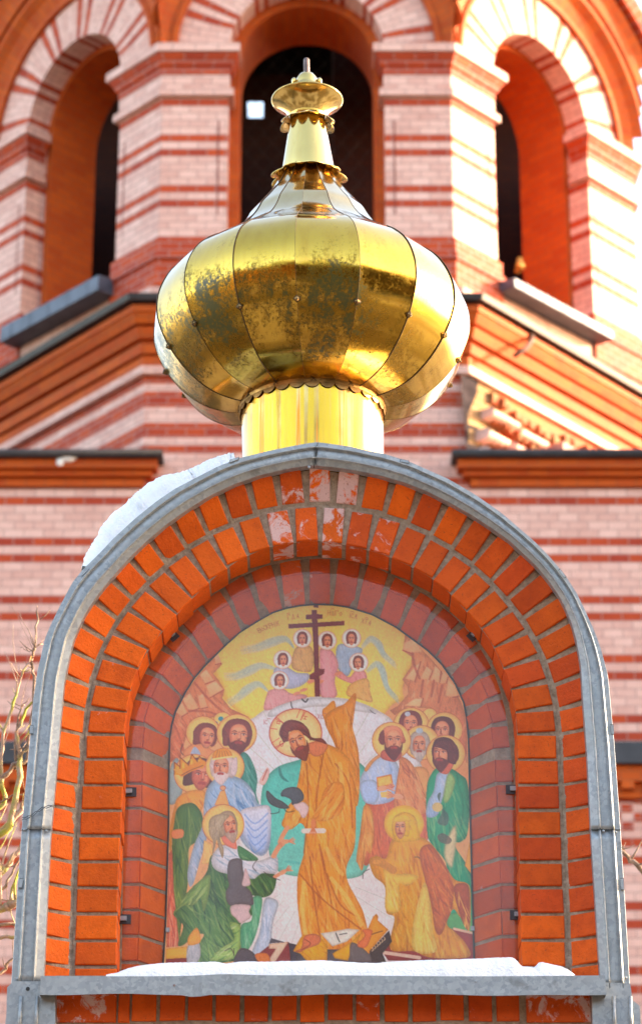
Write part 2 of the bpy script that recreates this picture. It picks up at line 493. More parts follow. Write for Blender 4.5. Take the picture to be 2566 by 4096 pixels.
M_CHASE = simple_mat('chase_red', (0.20, 0.03, 0.015), 0.8)
def arch_facet(fc, tagname, which):
    R2, D2 = (0.61, 0.66) if which == 'front' else (0.64, 0.54)
    # wall face
    w = MB()
    EX = 0.0 if which == 'front' else 0.12
    us = sorted(set([0.0, LF, LF + EX] + [UC + R1 * math.cos(math.pi * i / 24) for i in range(25)] + [LF * i / 30 for i in range(31)]))
    def q(u0, u1, z00, z01, z10, z11):
        if z10 - z00 < 1e-4 and z11 - z01 < 1e-4: return
        pts = [(u0, z00), (u1, z01), (u1, z11), (u0, z10)]
        w.face([fc(u, z) for u, z in pts], [(u / HB, vrow(z)) for u, z in pts])
    def ztop(u):
        return ZS + math.sqrt(max(RAO ** 2 - (u - UC) ** 2, 0)) - 0.02
    def zarch(u):
        d = R1 ** 2 - (u - UC) ** 2
        return ZS + math.sqrt(max(d, 0))
    for a, b in zip(us[:-1], us[1:]):
        m = (a + b) / 2
        if abs(m - UC) < R1:
            q(a, b, zarch(a), zarch(b), ztop(a), ztop(b))
            q(a, b, ZB, ZB, Z_SILL, Z_SILL)
        else:
            q(a, b, ZB, ZB, ztop(a), ztop(b))
    w.build("tower_wall", M_BAND, tower)
    # voussoir ring, laid radially, 6 mm proud
    v = MB(); N = 48
    RV = 1.165
    deg = lambda i: 180.0 * i / N
    def uvr(r, i): return (r / HB, (deg(i) - 8.6) / 4.286)
    for i in range(N):
        a0, a1 = R(deg(i)), R(deg(i + 1))
        for (ra, rb) in ((R1, RV),):
            pp = [(ra, a0, i), (rb, a0, i), (rb, a1, i + 1), (ra, a1, i + 1)]
            v.face([fc(UC + r * math.cos(a), ZS + r * math.sin(a), -0.006) for r, a, _ in pp], [uvr(r, k) for r, a, k in pp])
    # outer order soffit with the same stripes, depth D1
    for i in range(N):
        a0, a1 = R(deg(i)), R(deg(i + 1))
        pp = [(a0, -0.006, i), (a1, -0.006, i + 1), (a1, D1, i + 1), (a0, D1, i)]
        v.face([fc(UC + R1 * math.cos(a), ZS + R1 * math.sin(a), d) for a, d, _ in pp], [(d / HB, (deg(k) - 8.6) / 4.286) for a, d, k in pp])
    v.build("arch_stones", M_BAND, tower)
    # jambs of the outer order
    for s in (-1, 1):
        j = MB()
        u = UC + s * R1
        pp = [(0, Z_SILL), (D1, Z_SILL), (D1, ZS), (0, ZS)]
        j.face([fc(u, z, d) for d, z in pp], [(d / HB, vrow(z)) for d, z in pp])
        j.build("outer_jamb", M_BAND, tower)
    # inner order: step face and deep reveal
    r = MB()
    for s in (-1, 1):
        pp = [(R1, Z_SILL), (R2, Z_SILL), (R2, ZS), (R1, ZS)]
        r.face([fc(UC + s * a, z, D1) for a, z in pp], [(a / HB, z / HB) for a, z in pp])
        pp = [(D1, Z_SILL), (D1 + D2, Z_SILL), (D1 + D2, ZS), (D1, ZS)]
        r.face([fc(UC + s * R2, z, d) for d, z in pp], [(d / HB, z / HB) for d, z in pp])
    for i in range(N):
        a0, a1 = R(deg(i)), R(deg(i + 1))
        r.face([fc(UC + x * math.cos(a), ZS + x * math.sin(a), D1) for x, a in ((R2, a0), (R1, a0), (R1, a1), (R2, a1))],
               [(x / HB, a * 9.0) for x, a in ((R2, a0), (R1, a0), (R1, a1), (R2, a1))])
        r.face([fc(UC + R2 * math.cos(a), ZS + R2 * math.sin(a), d) for d, a in ((D1, a0), (D1 + D2, a0), (D1 + D2, a1), (D1, a1))],
               [(d / HB, a * R2 / HB) for d, a in ((D1, a0), (D1 + D2, a0), (D1 + D2, a1), (D1, a1))])
    pp = [(UC - R1, 0), (UC + R1, 0), (UC + R1, D1 + D2), (UC - R1, D1 + D2)]
    r.face([fc(u, Z_SILL, d) for u, d in pp], [(u / HB, d / HB) for u, d in pp])
    r.build("window_reveal", M_ORA, tower)
    # inner face of the wall and back of the reveal, in very dark brick
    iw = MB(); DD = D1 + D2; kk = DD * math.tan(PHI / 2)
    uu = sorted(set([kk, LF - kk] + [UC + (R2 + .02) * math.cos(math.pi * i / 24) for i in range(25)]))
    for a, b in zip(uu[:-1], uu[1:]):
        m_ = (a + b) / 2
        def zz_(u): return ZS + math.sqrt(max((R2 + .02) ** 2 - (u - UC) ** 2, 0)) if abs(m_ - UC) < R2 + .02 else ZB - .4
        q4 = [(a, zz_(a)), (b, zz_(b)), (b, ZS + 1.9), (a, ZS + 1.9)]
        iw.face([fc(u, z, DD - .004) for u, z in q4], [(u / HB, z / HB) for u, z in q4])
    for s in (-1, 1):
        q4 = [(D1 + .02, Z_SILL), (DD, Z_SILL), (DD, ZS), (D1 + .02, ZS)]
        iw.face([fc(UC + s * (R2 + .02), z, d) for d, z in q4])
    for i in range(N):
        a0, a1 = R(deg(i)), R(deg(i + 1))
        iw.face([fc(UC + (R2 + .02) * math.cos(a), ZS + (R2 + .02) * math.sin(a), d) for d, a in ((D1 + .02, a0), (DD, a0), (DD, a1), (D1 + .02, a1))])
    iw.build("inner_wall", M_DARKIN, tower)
    # moulded hood over the arch
    av = MB()
    prof = [(1.165, 0.0), (1.165, 0.05), (1.21, 0.055), (1.215, 0.035), (1.25, 0.03), (1.36, 0.08), (1.43, 0.15), (1.47, 0.16), (1.475, 0.10), (1.50, 0.10),
            (1.505, 0.18), (1.60, 0.21), (1.70, 0.27), (1.72, 0.22), (1.745, 0.22), (1.75, 0.33), (1.86, 0.36), (1.90, 0.36), (1.90, -0.25)]
    NA = 96
    for i in range(NA):
        a0, a1 = math.pi * i / NA, math.pi * (i + 1) / NA
        for (ra, pa), (rb, pb) in zip(prof[:-1], prof[1:]):
            pts = [(ra, pa, a0), (rb, pb, a0), (rb, pb, a1), (ra, pa, a1)]
            if max(abs(x * math.cos(a)) for x, p, a in pts) > UC + 0.12: continue
            dark = 1 if ra >= 1.745 else 0
            av.face([fc(UC + x * math.cos(a), ZS + x * math.sin(a), -p) for x, p, a in pts],
                    [(x / HB, a * 1.4 / HB) for x, p, a in pts], dark, smooth=False)
    av.build("arch_moulding", [M_ORA, M_RED], tower)
    # sheet-metal sill
    sl = MB()
    if which != 'front':
        zt, zb_ = Z_SILL + (0.10 if which == 'left' else 0.07), Z_SILL - (0.05 if which == 'left' else 0.02)
        for a, b in ((UC - R1 - 0.02, UC + R1 + 0.02),):
            P8 = [fc(a, zb_, -0.20), fc(b, zb_, -0.20), fc(b, zb_, 0.05), fc(a, zb_, 0.05),
                  fc(a, zt, -0.20), fc(b, zt, -0.20), fc(b, zt + 0.03, 0.05), fc(a, zt + 0.03, 0.05)]
            sl.idx(P8, [(0, 1, 2, 3), (4, 7, 6, 5), (0, 4, 5, 1), (1, 5, 6, 2), (2, 6, 7, 3), (3, 7, 4, 0)])
        for i in range(5):
            u = lerp(UC - R1, UC + R1, (i + 0.5) / 5)
            c8 = [fc(u - .006, zb_, -0.208), fc(u + .006, zb_, -0.208), fc(u + .006, zt, -0.208), fc(u - .006, zt, -0.208)]
            sl.face(c8)
        sl.build("window_sill", M_SILL, tower, "dark grey sheet-metal sill" if which == 'left' else "sunlit pale grey sheet-metal sill", bevel=0.006)

arch_facet(FF, "front", 'front'); arch_facet(FL, "left", 'left'); arch_facet(FR, "right", 'right')

def band_path(mb, pts, z0, z1, out, mi=0, slope=0.0, inn=0.0):
    """a course running along plan points, projecting by out; pts run left to right seen from outside"""
    pts = [Vector((p[0], p[1])) for p in pts]
    def off(d):
        res = []
        for i, p in enumerate(pts):
            ns = []
            if i > 0: t = (p - pts[i - 1]).normalized(); ns.append(Vector((t.y, -t.x)))
            if i < len(pts) - 1: t = (pts[i + 1] - p).normalized(); ns.append(Vector((t.y, -t.x)))
            n = sum(ns, Vector((0, 0))).normalized()
            res.append(p + n * (d / max(n.dot(ns[0]), 0.3)))
        return res
    A = off(-inn if inn else -0.02); B = off(out); B2 = off(out + slope)
    s = 0.0
    for i in range(len(pts) - 1):
        l = (pts[i + 1] - pts[i]).length
        u0, u1 = s / HB, (s + l) / HB
        a0, a1, b0, b1, c0, c1 = A[i], A[i + 1], B[i], B[i + 1], B2[i], B2[i + 1]
        v0, v1 = vrow(z0), vrow(z1)
        mb.face([(b0.x, b0.y, z0), (b1.x, b1.y, z0), (c1.x, c1.y, z1), (c0.x, c0.y, z1)], [(u0, v0), (u1, v0), (u1, v1), (u0, v1)], mi)
        mb.face([(a0.x, a0.y, z0), (a1.x, a1.y, z0), (b1.x, b1.y, z0), (b0.x, b0.y, z0)], [(u0, 0), (u1, 0), (u1, out / HB), (u0, out / HB)], mi)
        mb.face([(c0.x, c0.y, z1), (c1.x, c1.y, z1), (a1.x, a1.y, z1), (a0.x, a0.y, z1)], [(u0, 0), (u1, 0), (u1, out / HB), (u0, out / HB)], mi)
        s += l
    for i in (0, len(pts) - 1):
        a, b, c = A[i], B[i], B2[i]
        mb.face([(a.x, a.y, z0), (b.x, b.y, z0), (c.x, c.y, z1), (a.x, a.y, z1)], [(0, vrow(z0)), (out / HB, vrow(z0)), (out / HB, vrow(z1)), (0, vrow(z1))], mi)

def plan(fc, u, d=0.0):
    p = fc(u, 0, d); return (p[0], p[1])
def yz(y): return zat(y, YT)
# pillar footprints (left to right seen from outside, ends turned into the reveals)
pl_left = [plan(FL, UC - R1, 0.2), plan(FL, UC - R1), plan(FL, 0), plan(FF, UC - R1), plan(FF, UC - R1, 0.2)]
pl_right = [plan(FF, UC + R1, 0.2), plan(FF, UC + R1), plan(FR, 0), plan(FR, UC - R1), plan(FR, UC - R1, 0.2)]
# far ends: the next corners
cL, sL = math.cos(2 * PHI), math.sin(2 * PHI)
nL = FL(LF + .12, 0); nR = FR(LF + .12, 0)
farL = (nL[0] - cL * LF, nL[1] + sL * LF); farR = (nR[0] + cL * LF, nR[1] + sL * LF)
pl_farL = [farL, (nL[0], nL[1]), plan(FL, UC + R1), plan(FL, UC + R1, 0.2)]
pl_farR = [plan(FR, UC + R1, 0.2), plan(FR, UC + R1), (nR[0], nR[1]), farR]
for pp in (pl_left, pl_right, pl_farL, pl_farR):
    im = MB()
    band_path(im, pp, yz(133), yz(114), 0.10, 0)
    band_path(im, pp, yz(146), yz(133.5), 0.055, 1, 0.03)
    band_path(im, pp, yz(159), yz(146.5), 0.03, 1, 0.02)
    band_path(im, pp, yz(176), yz(159.5), 0.015, 1)
    band_path(im, pp, yz(212), yz(177), 0.008, 0)
    band_path(im, pp, yz(229), yz(212.5), 0.045, 0)
    im.build("impost_moulding", [M_PINK, M_RED], tower)
    bp = MB()
    band_path(bp, pp, yz(676), yz(566), 0.03, 1)
    band_path(bp, pp, yz(614), yz(600), 0.05, 1)
    bp.build("pillar_base", [M_PINK, M_RED], tower)
# narrow vertical chases in the pillars
for fc, u in ((FF, UC - R1 - 0.085), (FF, UC + R1 + 0.085), (FL, UC - R1 - 0.085), (FR, UC - R1 - 0.085), (FR, UC + R1 + 0.085), (FL, UC + R1 + 0.085)):
    c = MB(); z0, z1 = yz(505), yz(285)
    c.face([fc(u - .006, z0, -.004), fc(u + .006, z0, -.004), fc(u + .006, z1, -.004), fc(u - .006, z1, -.004)])
    c.build("wall_chase", M_CHASE, tower)
# outer walls of the two side facets beyond
for (a, b) in (((nL[0], nL[1]), farL), ((nR[0], nR[1]), farR)):
    sw = MB()
    l = (Vector(a) - Vector(b)).length
    z0, z1 = ZB, ZS + 1.4
    sw.face([(a[0], a[1], z0), (b[0], b[1], z0), (b[0], b[1], z1), (a[0], a[1], z1)], [(0, vrow(z0)), (l / HB, vrow(z0)), (l / HB, vrow(z1)), (0, vrow(z1))])
    sw.build("side_wall", M_BAND, tower)
# dark bell chamber with a small hole in its far wall
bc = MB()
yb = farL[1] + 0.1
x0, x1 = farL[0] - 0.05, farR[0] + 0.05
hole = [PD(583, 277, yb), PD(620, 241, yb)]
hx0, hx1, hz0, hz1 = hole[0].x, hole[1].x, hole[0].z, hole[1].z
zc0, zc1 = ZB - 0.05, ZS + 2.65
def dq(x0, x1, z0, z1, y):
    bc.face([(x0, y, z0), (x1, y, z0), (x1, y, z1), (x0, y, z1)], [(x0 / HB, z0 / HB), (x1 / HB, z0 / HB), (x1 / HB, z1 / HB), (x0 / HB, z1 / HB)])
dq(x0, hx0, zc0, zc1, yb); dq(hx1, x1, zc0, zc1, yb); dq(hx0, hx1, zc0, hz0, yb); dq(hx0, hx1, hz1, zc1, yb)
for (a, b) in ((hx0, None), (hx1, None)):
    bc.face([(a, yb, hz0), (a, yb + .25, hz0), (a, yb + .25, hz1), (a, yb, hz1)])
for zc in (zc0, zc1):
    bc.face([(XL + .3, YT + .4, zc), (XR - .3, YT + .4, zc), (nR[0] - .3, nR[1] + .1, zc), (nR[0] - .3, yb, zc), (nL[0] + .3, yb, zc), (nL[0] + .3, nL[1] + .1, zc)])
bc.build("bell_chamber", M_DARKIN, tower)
pt = MB(); pt.box(XL + UC + .25, XL + UC + .75, YT + 1.9, yb - .3, zc0, zc1, h=HB)  # unseen block added to keep sun off the left reveal
pt.build("sun_stop_block", M_DARKIN, tower)
cp = MB()   # roof over the chamber
cp.face([(x0 - .3, FF.o.y + .3, zc1 + .05), (x1 + .3, FF.o.y + .3, zc1 + .05), (x1 + .3, yb + .3, zc1 + .05), (x0 - .3, yb + .3, zc1 + .05)])
apx = ((x0 + x1) / 2, (FF.o.y + yb) / 2, zc1 + 3.2)
for a, b in (((x0 - .3, FF.o.y + .3), (x1 + .3, FF.o.y + .3)), ((x1 + .3, FF.o.y + .3), (x1 + .3, yb + .3)), ((x1 + .3, yb + .3), (x0 - .3, yb + .3)), ((x0 - .3, yb + .3), (x0 - .3, FF.o.y + .3))):
    cp.face([(a[0], a[1], zc1 + .05), (b[0], b[1], zc1 + .05), apx])
cp.build("tower_roof", M_LEDGE, tower)
# protective net in the middle opening
nt_ = MB()
yn = YT + D1 + D2 - 0.03
for s in (1, -1):
    for k in range(-14, 15):
        c0 = (XL + UC) + k * 0.16
        pts = []
        for t in np.linspace(-1.6, 1.6, 40):
            x = c0 + t * s * 0.75; z = ZS - 0.9 + t
            dx = x - (XL + UC)
            if abs(dx) < R2 - .01 and (z < ZS or dx * dx + (z - ZS) ** 2 < (R2 - .01) ** 2) and z > Z_SILL: pts.append((x, yn, z))
        if len(pts) > 1: nt_.tube([pts[0], pts[-1]], 0.0014, 4)
nt_.build("bird_net", simple_mat("net_cord", (0.07, 0.065, 0.05), 0.8), tower)

# lower stage of the octagon
PH2 = R(50.0)
OF2 = 0.15
F2, L2, R2f = facets(OF2, PH2)
YL = YT - OF2
LF2 = 5.5
path2 = [plan(L2, LF2), plan(L2, 0), plan(R2f, 0), plan(R2f, LF2)]
def y2(y): return zat(y, YL)
up = MB()
band_path(up, path2, y2(722), y2(674), -0.01 + 0.0, 0)
up.build("plinth_course", [M_PINK, M_RED], tower)
co = MB()
band_path(co, path2, y2(868), y2(842), 0.045, 1, 0.0)
band_path(co, path2, y2(842), y2(822), 0.08, 1, 0.02)
band_path(co, path2, y2(821), y2(812), 0.07, 1, 0.0)
band_path(co, path2, y2(811), y2(790), 0.12, 1, 0.04)
band_path(co, path2, y2(789), y2(783), 0.12, 1, 0.0)
band_path(co, path2, y2(782), y2(762), 0.17, 1, 0.05)
band_path(co, path2, y2(761), y2(746), 0.23, 1, 0.0)
band_path(co, path2, y2(886), y2(868.5), 0.06, 0)
co.build("cornice", [M_PINK, M_ORA], tower)
lg = MB()
band_path(lg, path2, y2(741), y2(729), 0.29, 0, 0.02)
band_path(lg, path2, y2(729), y2(712), 0.0, 0, 0.0)
lg.build("cornice_roofing", M_LEDGE, tower)
# striped courses between cornice and lower ledge
rows = [(886, 'r'), (904.5, 'p'), (923, 'r'), (941, 'r'), (960, 'p'), (978.5, 'p'), (997, 'r'), (1014, 'r'), (1031.5, 'p'), (1050, 'r'), (1069, 'p'), (1088, 'p'), (1107, 'p'), (1126, 'r'), (1145, 'p'), (1165, 'p')]
st = MB()
for (ya, c), (yb_, _) in zip(rows[:-1], rows[1:]):
    band_path(st, path2, y2(yb_), y2(ya), 0.0, 0 if c == 'p' else 1)
st.build("striped_wall", [M_PINK, M_RED], tower)

# the square base wall with its ledges
base = MB()
Z_LR = zat(1288, YL)
def vl(z): return (z - Z_LR) / HB
zt_, zb_ = y2(1092), 2.0
Xa, Xb = -4.6, 4.6
base.face([(Xa, YL - .012, zb_), (Xb, YL - .012, zb_), (Xb, YL - .012, y2(1150)), (Xa, YL - .012, y2(1150))], [(Xa / HB, vl(zb_)), (Xb / HB, vl(zb_)), (Xb / HB, vl(y2(1150))), (Xa / HB, vl(y2(1150)))])
for x in (Xa, Xb):
    base.face([(x, YL - .012, zb_), (x, YL + 9, zb_), (x, YL + 9, zt_), (x, YL - .012, zt_)], [(0, vl(zb_)), (9 / HB, vl(zb_)), (9 / HB, vl(zt_)), (0, vl(zt_))])
base.build("base_wall", M_BAND, tower)
xl_end, xr_end = PD(383, 1090, YL - .2).x, PD(1064, 1090, YL - .2).x
def bxp(xa, xb, ya, yb_, out, mb, mi=0):
    z0, z1 = y2(yb_), y2(ya)
    mb.box(xa, xb, YL - out, YL + 0.4, z0, z1, mi, h=HB)
for xa, xb, sg in ((Xa - .2, xl_end, -1), (xr_end, Xb + .2, 1)):
    e = lambda d: (xa if sg < 0 else xa + d, xb - d if sg < 0 else xb)
    lm = MB()
    for (ya, yb_, out, sh) in ((1098, 1118, 0.15, .05), (1118.5, 1131, 0.10, .10), (1131.5, 1151, 0.05, .16)):
        a, b = e(sh); bxp(a, b, ya, yb_, out, lm, 0)
    lm.build("ledge_moulding", M_ORA, tower)
    tp = MB()
    a, b = e(0.0); bxp(a, b, 1087, 1097, 0.21, tp)
    a, b = e(0.0)
    tp.face([(a, YL - .21, y2(1087)), (b, YL - .21, y2(1087)), (b, YL + 2.6, y2(1087) + .02), (a, YL + 2.6, y2(1087) + .02)])
    tp.tube([(a, YL - .2, y2(1089)), (b, YL - .2, y2(1089))], 0.028, 8)
    tp.build("ledge_roofing", M_LEDGE, tower)
# lower string course
sc = MB()
bxp(Xa, Xb, 1762, 1812, 0.16, sc, 0)
sc.build("string_course_roofing", M_LEDGE, tower, bevel=0.02)
so = MB()
bxp(Xa, Xb, 1813, 1850, 0.11, so); bxp(Xa, Xb, 1850.5, 1885, 0.06, so)
for i in range(46):
    x = Xa + i * 0.2
    so.box(x, x + 0.1, YL - .12, YL, y2(1868), y2(1851), h=HB)
so.build("string_course", M_ORA, tower)
sd = MB()
for r_ in range(5):
    for i in range(92):
        if (i + r_) % 2: continue
        x = Xa + i * 0.1
        za = y2(1958) + r_ * HB
        sd.box(x, x + .09, YL - .02, YL + .0, za, za + HB * .9, h=HB)
sd.build("checker_band", M_RED, tower)

# broken brick corbels lit by the sun on the right flank
M_RUB = simple_mat('weathered_corbel_brick', (0.36, 0.075, 0.02), 0.85, 0, 9, .5, .9, .04, (0.26, 0.13, 0.05))
rub = MB()
rnd = random.Random(3)
def rz(y, x):  # height on right flank for picture point
    return None
def flank_point(xd, yd, d=0.0):
    """picture point -> (u, z) on the right lower flank"""
    o, t = R2f.o, R2f.t
    dirv = RT * ((xd * K - CX) / FS) + UPV * ((CY - yd * K) / FS) + FWD
    n = Vector((R2f.n.x, R2f.n.y, 0))
    s = (Vector((o.x, o.y, 0)) + n * d - Vector((CAM.x, CAM.y, 0))).dot(n) / Vector((dirv.x, dirv.y, 0)).dot(n)
    p = CAM + dirv * s
    return (Vector((p.x, p.y, 0)) - Vector((o.x, o.y, 0))).dot(t), p.z
def flank_quad(mb, pts, d, mi=0):
    uz = [flank_point(x, y, d) for x, y in pts]
    mb.face([R2f(u, z, d) for u, z in uz], [(u / HB, z / HB) for u, z in uz], mi)
tan = MB()
flank_quad(tan, [(1097, 890), (1176, 922), (1170, 1084), (1103, 1084)], -0.012)
tan.build("patched_brickwork", M_PLASTER, tower, "tan patched brickwork with tarry edges")
tar = MB()
tp_ = [(1086, 884), (1126, 888), (1124, 925), (1112, 955), (1103, 975), (1102, 1000), (1128, 1008), (1127, 1016), (1104, 1010), (1103, 1045), (1150, 1056), (1162, 1084), (1100, 1084), (1094, 1000), (1086, 940)]
uz = [flank_point(x, y, -0.02) for x, y in tp_]
tar.face([R2f(u, z, -0.02) for u, z in uz])
tar.build("tar_edge", M_TAR, tower)
def corbel(xa, ya, xb, yb, hgt, d0, d1, n, jit=0.3, miss=0.0):
    rub = MB()
    for i in range(n):
        if rnd.random() < miss: continue
        t0, t1 = i / n, (i + .86) / n
        u0, z0 = flank_point(lerp(xa, xb, t0), lerp(ya, yb, t0), -d1)
        u1, z1 = flank_point(lerp(xa, xb, t1), lerp(ya, yb, t1), -d1)
        zz = (z0 + z1) / 2; h = hgt * rnd.uniform(.75, 1.1); dd = d1 * rnd.uniform(.45, .75)
        pr = [(0, 0), (dd * .8, 0), (dd, h * .3), (dd, h * .7), (dd * .75, h), (0, h)]
        A = [R2f(u0, zz - h / 2 + b, -a) for a, b in pr]; B = [R2f(u1, zz - h / 2 + b, -a) for a, b in pr]
        m = len(pr)
        rub.idx(A + B, [(k, (k + 1) % m, m + (k + 1) % m, m + k) for k in range(m)] + [tuple(range(m)), tuple(range(m, 2 * m))][::1], uvf=lambda i: (i * .3, i * .2))
    rub.build('stepped_corbel', M_RUB, tower, bevel=0.008)
rubble_bits = ((1205, 962, 1330, 1040, .075, 0, .10, 7, .3, .35), (1345, 1030, 1440, 1080, .085, 0, .12, 6, .3, .2), (1174, 930, 1212, 955, .09, 0, .12, 2, .3, 0), (1180, 985, 1300, 1062, .055, 0, .15, 12, .3, .3), (1180, 1032, 1262, 1080, .055, 0, .19, 8, .3, .2))
for a_ in rubble_bits: corbel(*a_)
M_RUB = M_PINK
corbel(1174, 962, 1322, 1050, .085, 0, .20, 2)
corbel(1174, 1008, 1290, 1078, .085, 0, .26, 2)
corbel(1174, 1052, 1240, 1088, .085, 0, .30, 1)
ow = MB(); flank_quad(ow, [(1176, 918), (1215, 935), (1460, 1088), (1170, 1088)], -.016); ow.build("rubble_backing", M_ORA, tower)
sn = MB()
uzs = [flank_point(x, y, -0.2) for x, y in [(1326, 1040), (1400, 1086), (1328, 1090)]]
a, b, c = [R2f(u, z, -0.2) for u, z in uzs]
a2, b2, c2 = [R2f(u, z, -0.02) for u, z in uzs]
sn.idx([a, b, c, a2, b2, c2], [(0, 1, 2), (0, 3, 4, 1), (0, 2, 5, 3)])
sn.build("gable_fillet", M_PINK, tower)

# rusty bracket under the right cornice
br = MB()
w = YT - 1.0
q = [PD(1252, 790, YL + .35), PD(1253, 800, YL + .3), PD(1240, 820, YL + .2), PD(1212, 838, YL + .1)]
br.tube(q, 0.022, 8)
br.build("rusty_bracket", simple_mat("rust", (0.10, 0.045, 0.03), 0.8), tower)
# brass fitting low in the right opening
bell = empty("brass_fitting", "small tilted brass rod with a round knob low inside the right-hand tower opening", "fitting")
YB_ = YT + 1.5
bb = MB(); bb.tube([P(2066, 1092, YB_), P(2078, 1034, YB_)], .028, 10); bb.build("rod", M_BRASS, bell)
bb = MB(); kb = P(2078, 1064, YB_ - .05); blob(bb, kb, .045, .045, .045, 3, 12, 8); bb.build("knob", M_BRASS, bell)
# snow scrap on the left ledge
sp_ = MB()
c0 = PD(160, 1086, YL - .12)
for k in range(3):
    for i in range(1): pass
blob(sp_, (c0.x, c0.y, c0.z + .01), .10, .08, .04, 1)
blob(sp_, (c0.x - .06, c0.y, c0.z - .02), .04, .06, .05, 2)
tag(sp_.build("snow_patch", M_SNOW), "small scrap of snow left on the dark ledge of the tower, left of the dome", "snow", kind='stuff')
# ------------------------------------------------------------------ the brick shrine
YS = 7.2
shrine = empty("brick_shrine", "red brick wayside shrine with a round arch edged in galvanised sheet metal, holding an icon", "shrine")

def poly(pts, Y): return [(p.x, p.z) for p in (P(x, y, Y) for x, y in pts)]
S_ZOUT = [(25, 4200), (25, 4096), (47, 3930), (66, 3640), (87, 3328), (107, 3110), (127, 2890), (136, 2790), (150, 2690), (165, 2625), (182, 2549), (212, 2481), (246, 2413), (290, 2330), (331, 2279),
          (390, 2222), (458, 2150), (543, 2072), (628, 2004), (700, 1955), (776, 1915), (870, 1866), (959, 1832), (1080, 1802), (1180, 1782), (1255, 1769), (1275, 1770), (1400, 1787), (1538, 1817), (1635, 1847), (1792, 1917),
          (1900, 1980), (2004, 2053), (2132, 2163), (2200, 2232), (2259, 2303), (2305, 2375), (2344, 2456), (2378, 2532), (2402, 2600), (2428, 2700), (2454, 2980), (2479, 3328), (2496, 3600), (2513, 3888), (2526, 4096), (2530, 4200)]
S_ZIN = [(165, 4200), (168, 4096), (178, 3905), (190, 3640), (204, 3362), (218, 3200), (233, 3039), (248, 2860), (259, 2740), (272, 2676), (297, 2566), (339, 2473), (378, 2410), (424, 2350),
         (526, 2235), (600, 2165), (679, 2099), (760, 2043), (849, 1989), (940, 1947), (1035, 1913), (1150, 1886), (1245, 1872), (1330, 1880), (1419, 1893), (1525, 1915), (1622, 1944), (1710, 1980), (1792, 2021), (1880, 2070),
         (1962, 2124), (2030, 2172), (2089, 2226), (2145, 2280), (2191, 2337), (2228, 2390), (2259, 2447), (2283, 2510), (2301, 2575), (2318, 2670), (2325, 2785), (2344, 3039), (2361, 3379), (2378, 3640), (2394, 3896), (2404, 4096), (2410, 4200)]
S_R2IN = [(462, 4200), (467, 3845), (471, 3633), (479, 3421), (488, 3226), (494, 3050), (500, 2920), (510, 2819), (532, 2725), (569, 2634), (624, 2554), (687, 2478), (747, 2411), (815, 2344), (882, 2286), (959, 2234), (1052, 2192), (1129, 2174), (1222, 2160),
          (1262, 2159), (1351, 2170), (1440, 2188), (1540, 2217), (1631, 2257), (1716, 2303), (1788, 2360), (1852, 2428), (1911, 2495), (1962, 2564), (2004, 2650), (2040, 2744), (2060, 2836), (2068, 2955), (2072, 3209), (2076, 3464), (2085, 3803), (2092, 4200)]
# seam between the splayed outer ring and the flat inner ring
S_SEAM = [(286, 4200), (288, 3960), (292, 3700), (304, 3400), (318, 3180), (334, 3000), (352, 2830), (378, 2700), (418, 2580), (480, 2470), (560, 2368), (650, 2276), (740, 2204), (840, 2136), (950, 2082), (1060, 2044), (1160, 2024),
          (1262, 2016), (1380, 2026), (1490, 2048), (1600, 2082), (1700, 2128), (1795, 2190), (1880, 2258), (1960, 2330), (2035, 2412), (2100, 2500), (2150, 2590), (2190, 2700), (2222, 2820), (2236, 3000), (2244, 3180), (2254, 3400), (2266, 3700), (2276, 3960), (2282, 4200)]
S_PANE = [(484, 3925), (488, 3760), (492, 3379), (500, 3060), (512, 2870), (526, 2802), (560, 2725), (611, 2634), (679, 2549), (764, 2457), (849, 2378), (959, 2306), (1060, 2262), (1160, 2240), (1273, 2231), (1410, 2239), (1508, 2269),
          (1622, 2328), (1733, 2399), (1826, 2473), (1894, 2549), (1945, 2634), (1979, 2700), (1999, 2760), (2020, 2845), (2038, 2990), (2051, 3099), (2064, 3294), (2076, 3549), (2087, 3925)]
S_ICON = [(650, 3930), (653, 3854), (662, 3718), (675, 3294), (676, 3100), (679, 2959), (688, 2900), (702, 2848), (742, 2769), (776, 2715), (820, 2664), (899, 2585), (960, 2530), (1033, 2484), (1090, 2452), (1146, 2434), (1200, 2424), (1262, 2419), (1330, 2421), (1390, 2430),
          (1486, 2459), (1581, 2509), (1652, 2561), (1710, 2604), (1767, 2661), (1819, 2737), (1852, 2809), (1865, 2875), (1872, 2960), (1874, 3047), (1877, 3209), (1886, 3550), (1894, 3828), (1896, 3930)]
Y1, Y2_, Y3 = YS, YS + 0.045, YS + 0.165
YIC = YS + 0.275
A_ZOUT, A_ZIN = poly(S_ZOUT, YS - .022), poly(S_ZIN, YS)
A_R1OUT = A_ZIN
A_SEAM = poly(S_SEAM, Y2_)
A_R2IN = poly(S_R2IN, Y2_)
A_PANE = poly(S_PANE, YS + .17)
A_ICON = poly(S_ICON, YIC)
pc = P(1278, 2915, YS)
XC, ZC = pc.x, pc.z

def ray(polyl, ox, oz, dx, dz):
    best = None
    for (x1, z1), (x2, z2) in zip(polyl[:-1], polyl[1:]):
        ex, ez = x2 - x1, z2 - z1
        den = dx * ez - dz * ex
        if abs(den) < 1e-12: continue
        t = ((x1 - ox) * ez - (z1 - oz) * ex) / den
        u = ((x1 - ox) * dz - (z1 - oz) * dx) / den
        if -1e-6 <= u <= 1 + 1e-6 and t > 0 and (best is None or t > best): best = t
    if best is None: return None
    return (ox + dx * best, oz + dz * best)

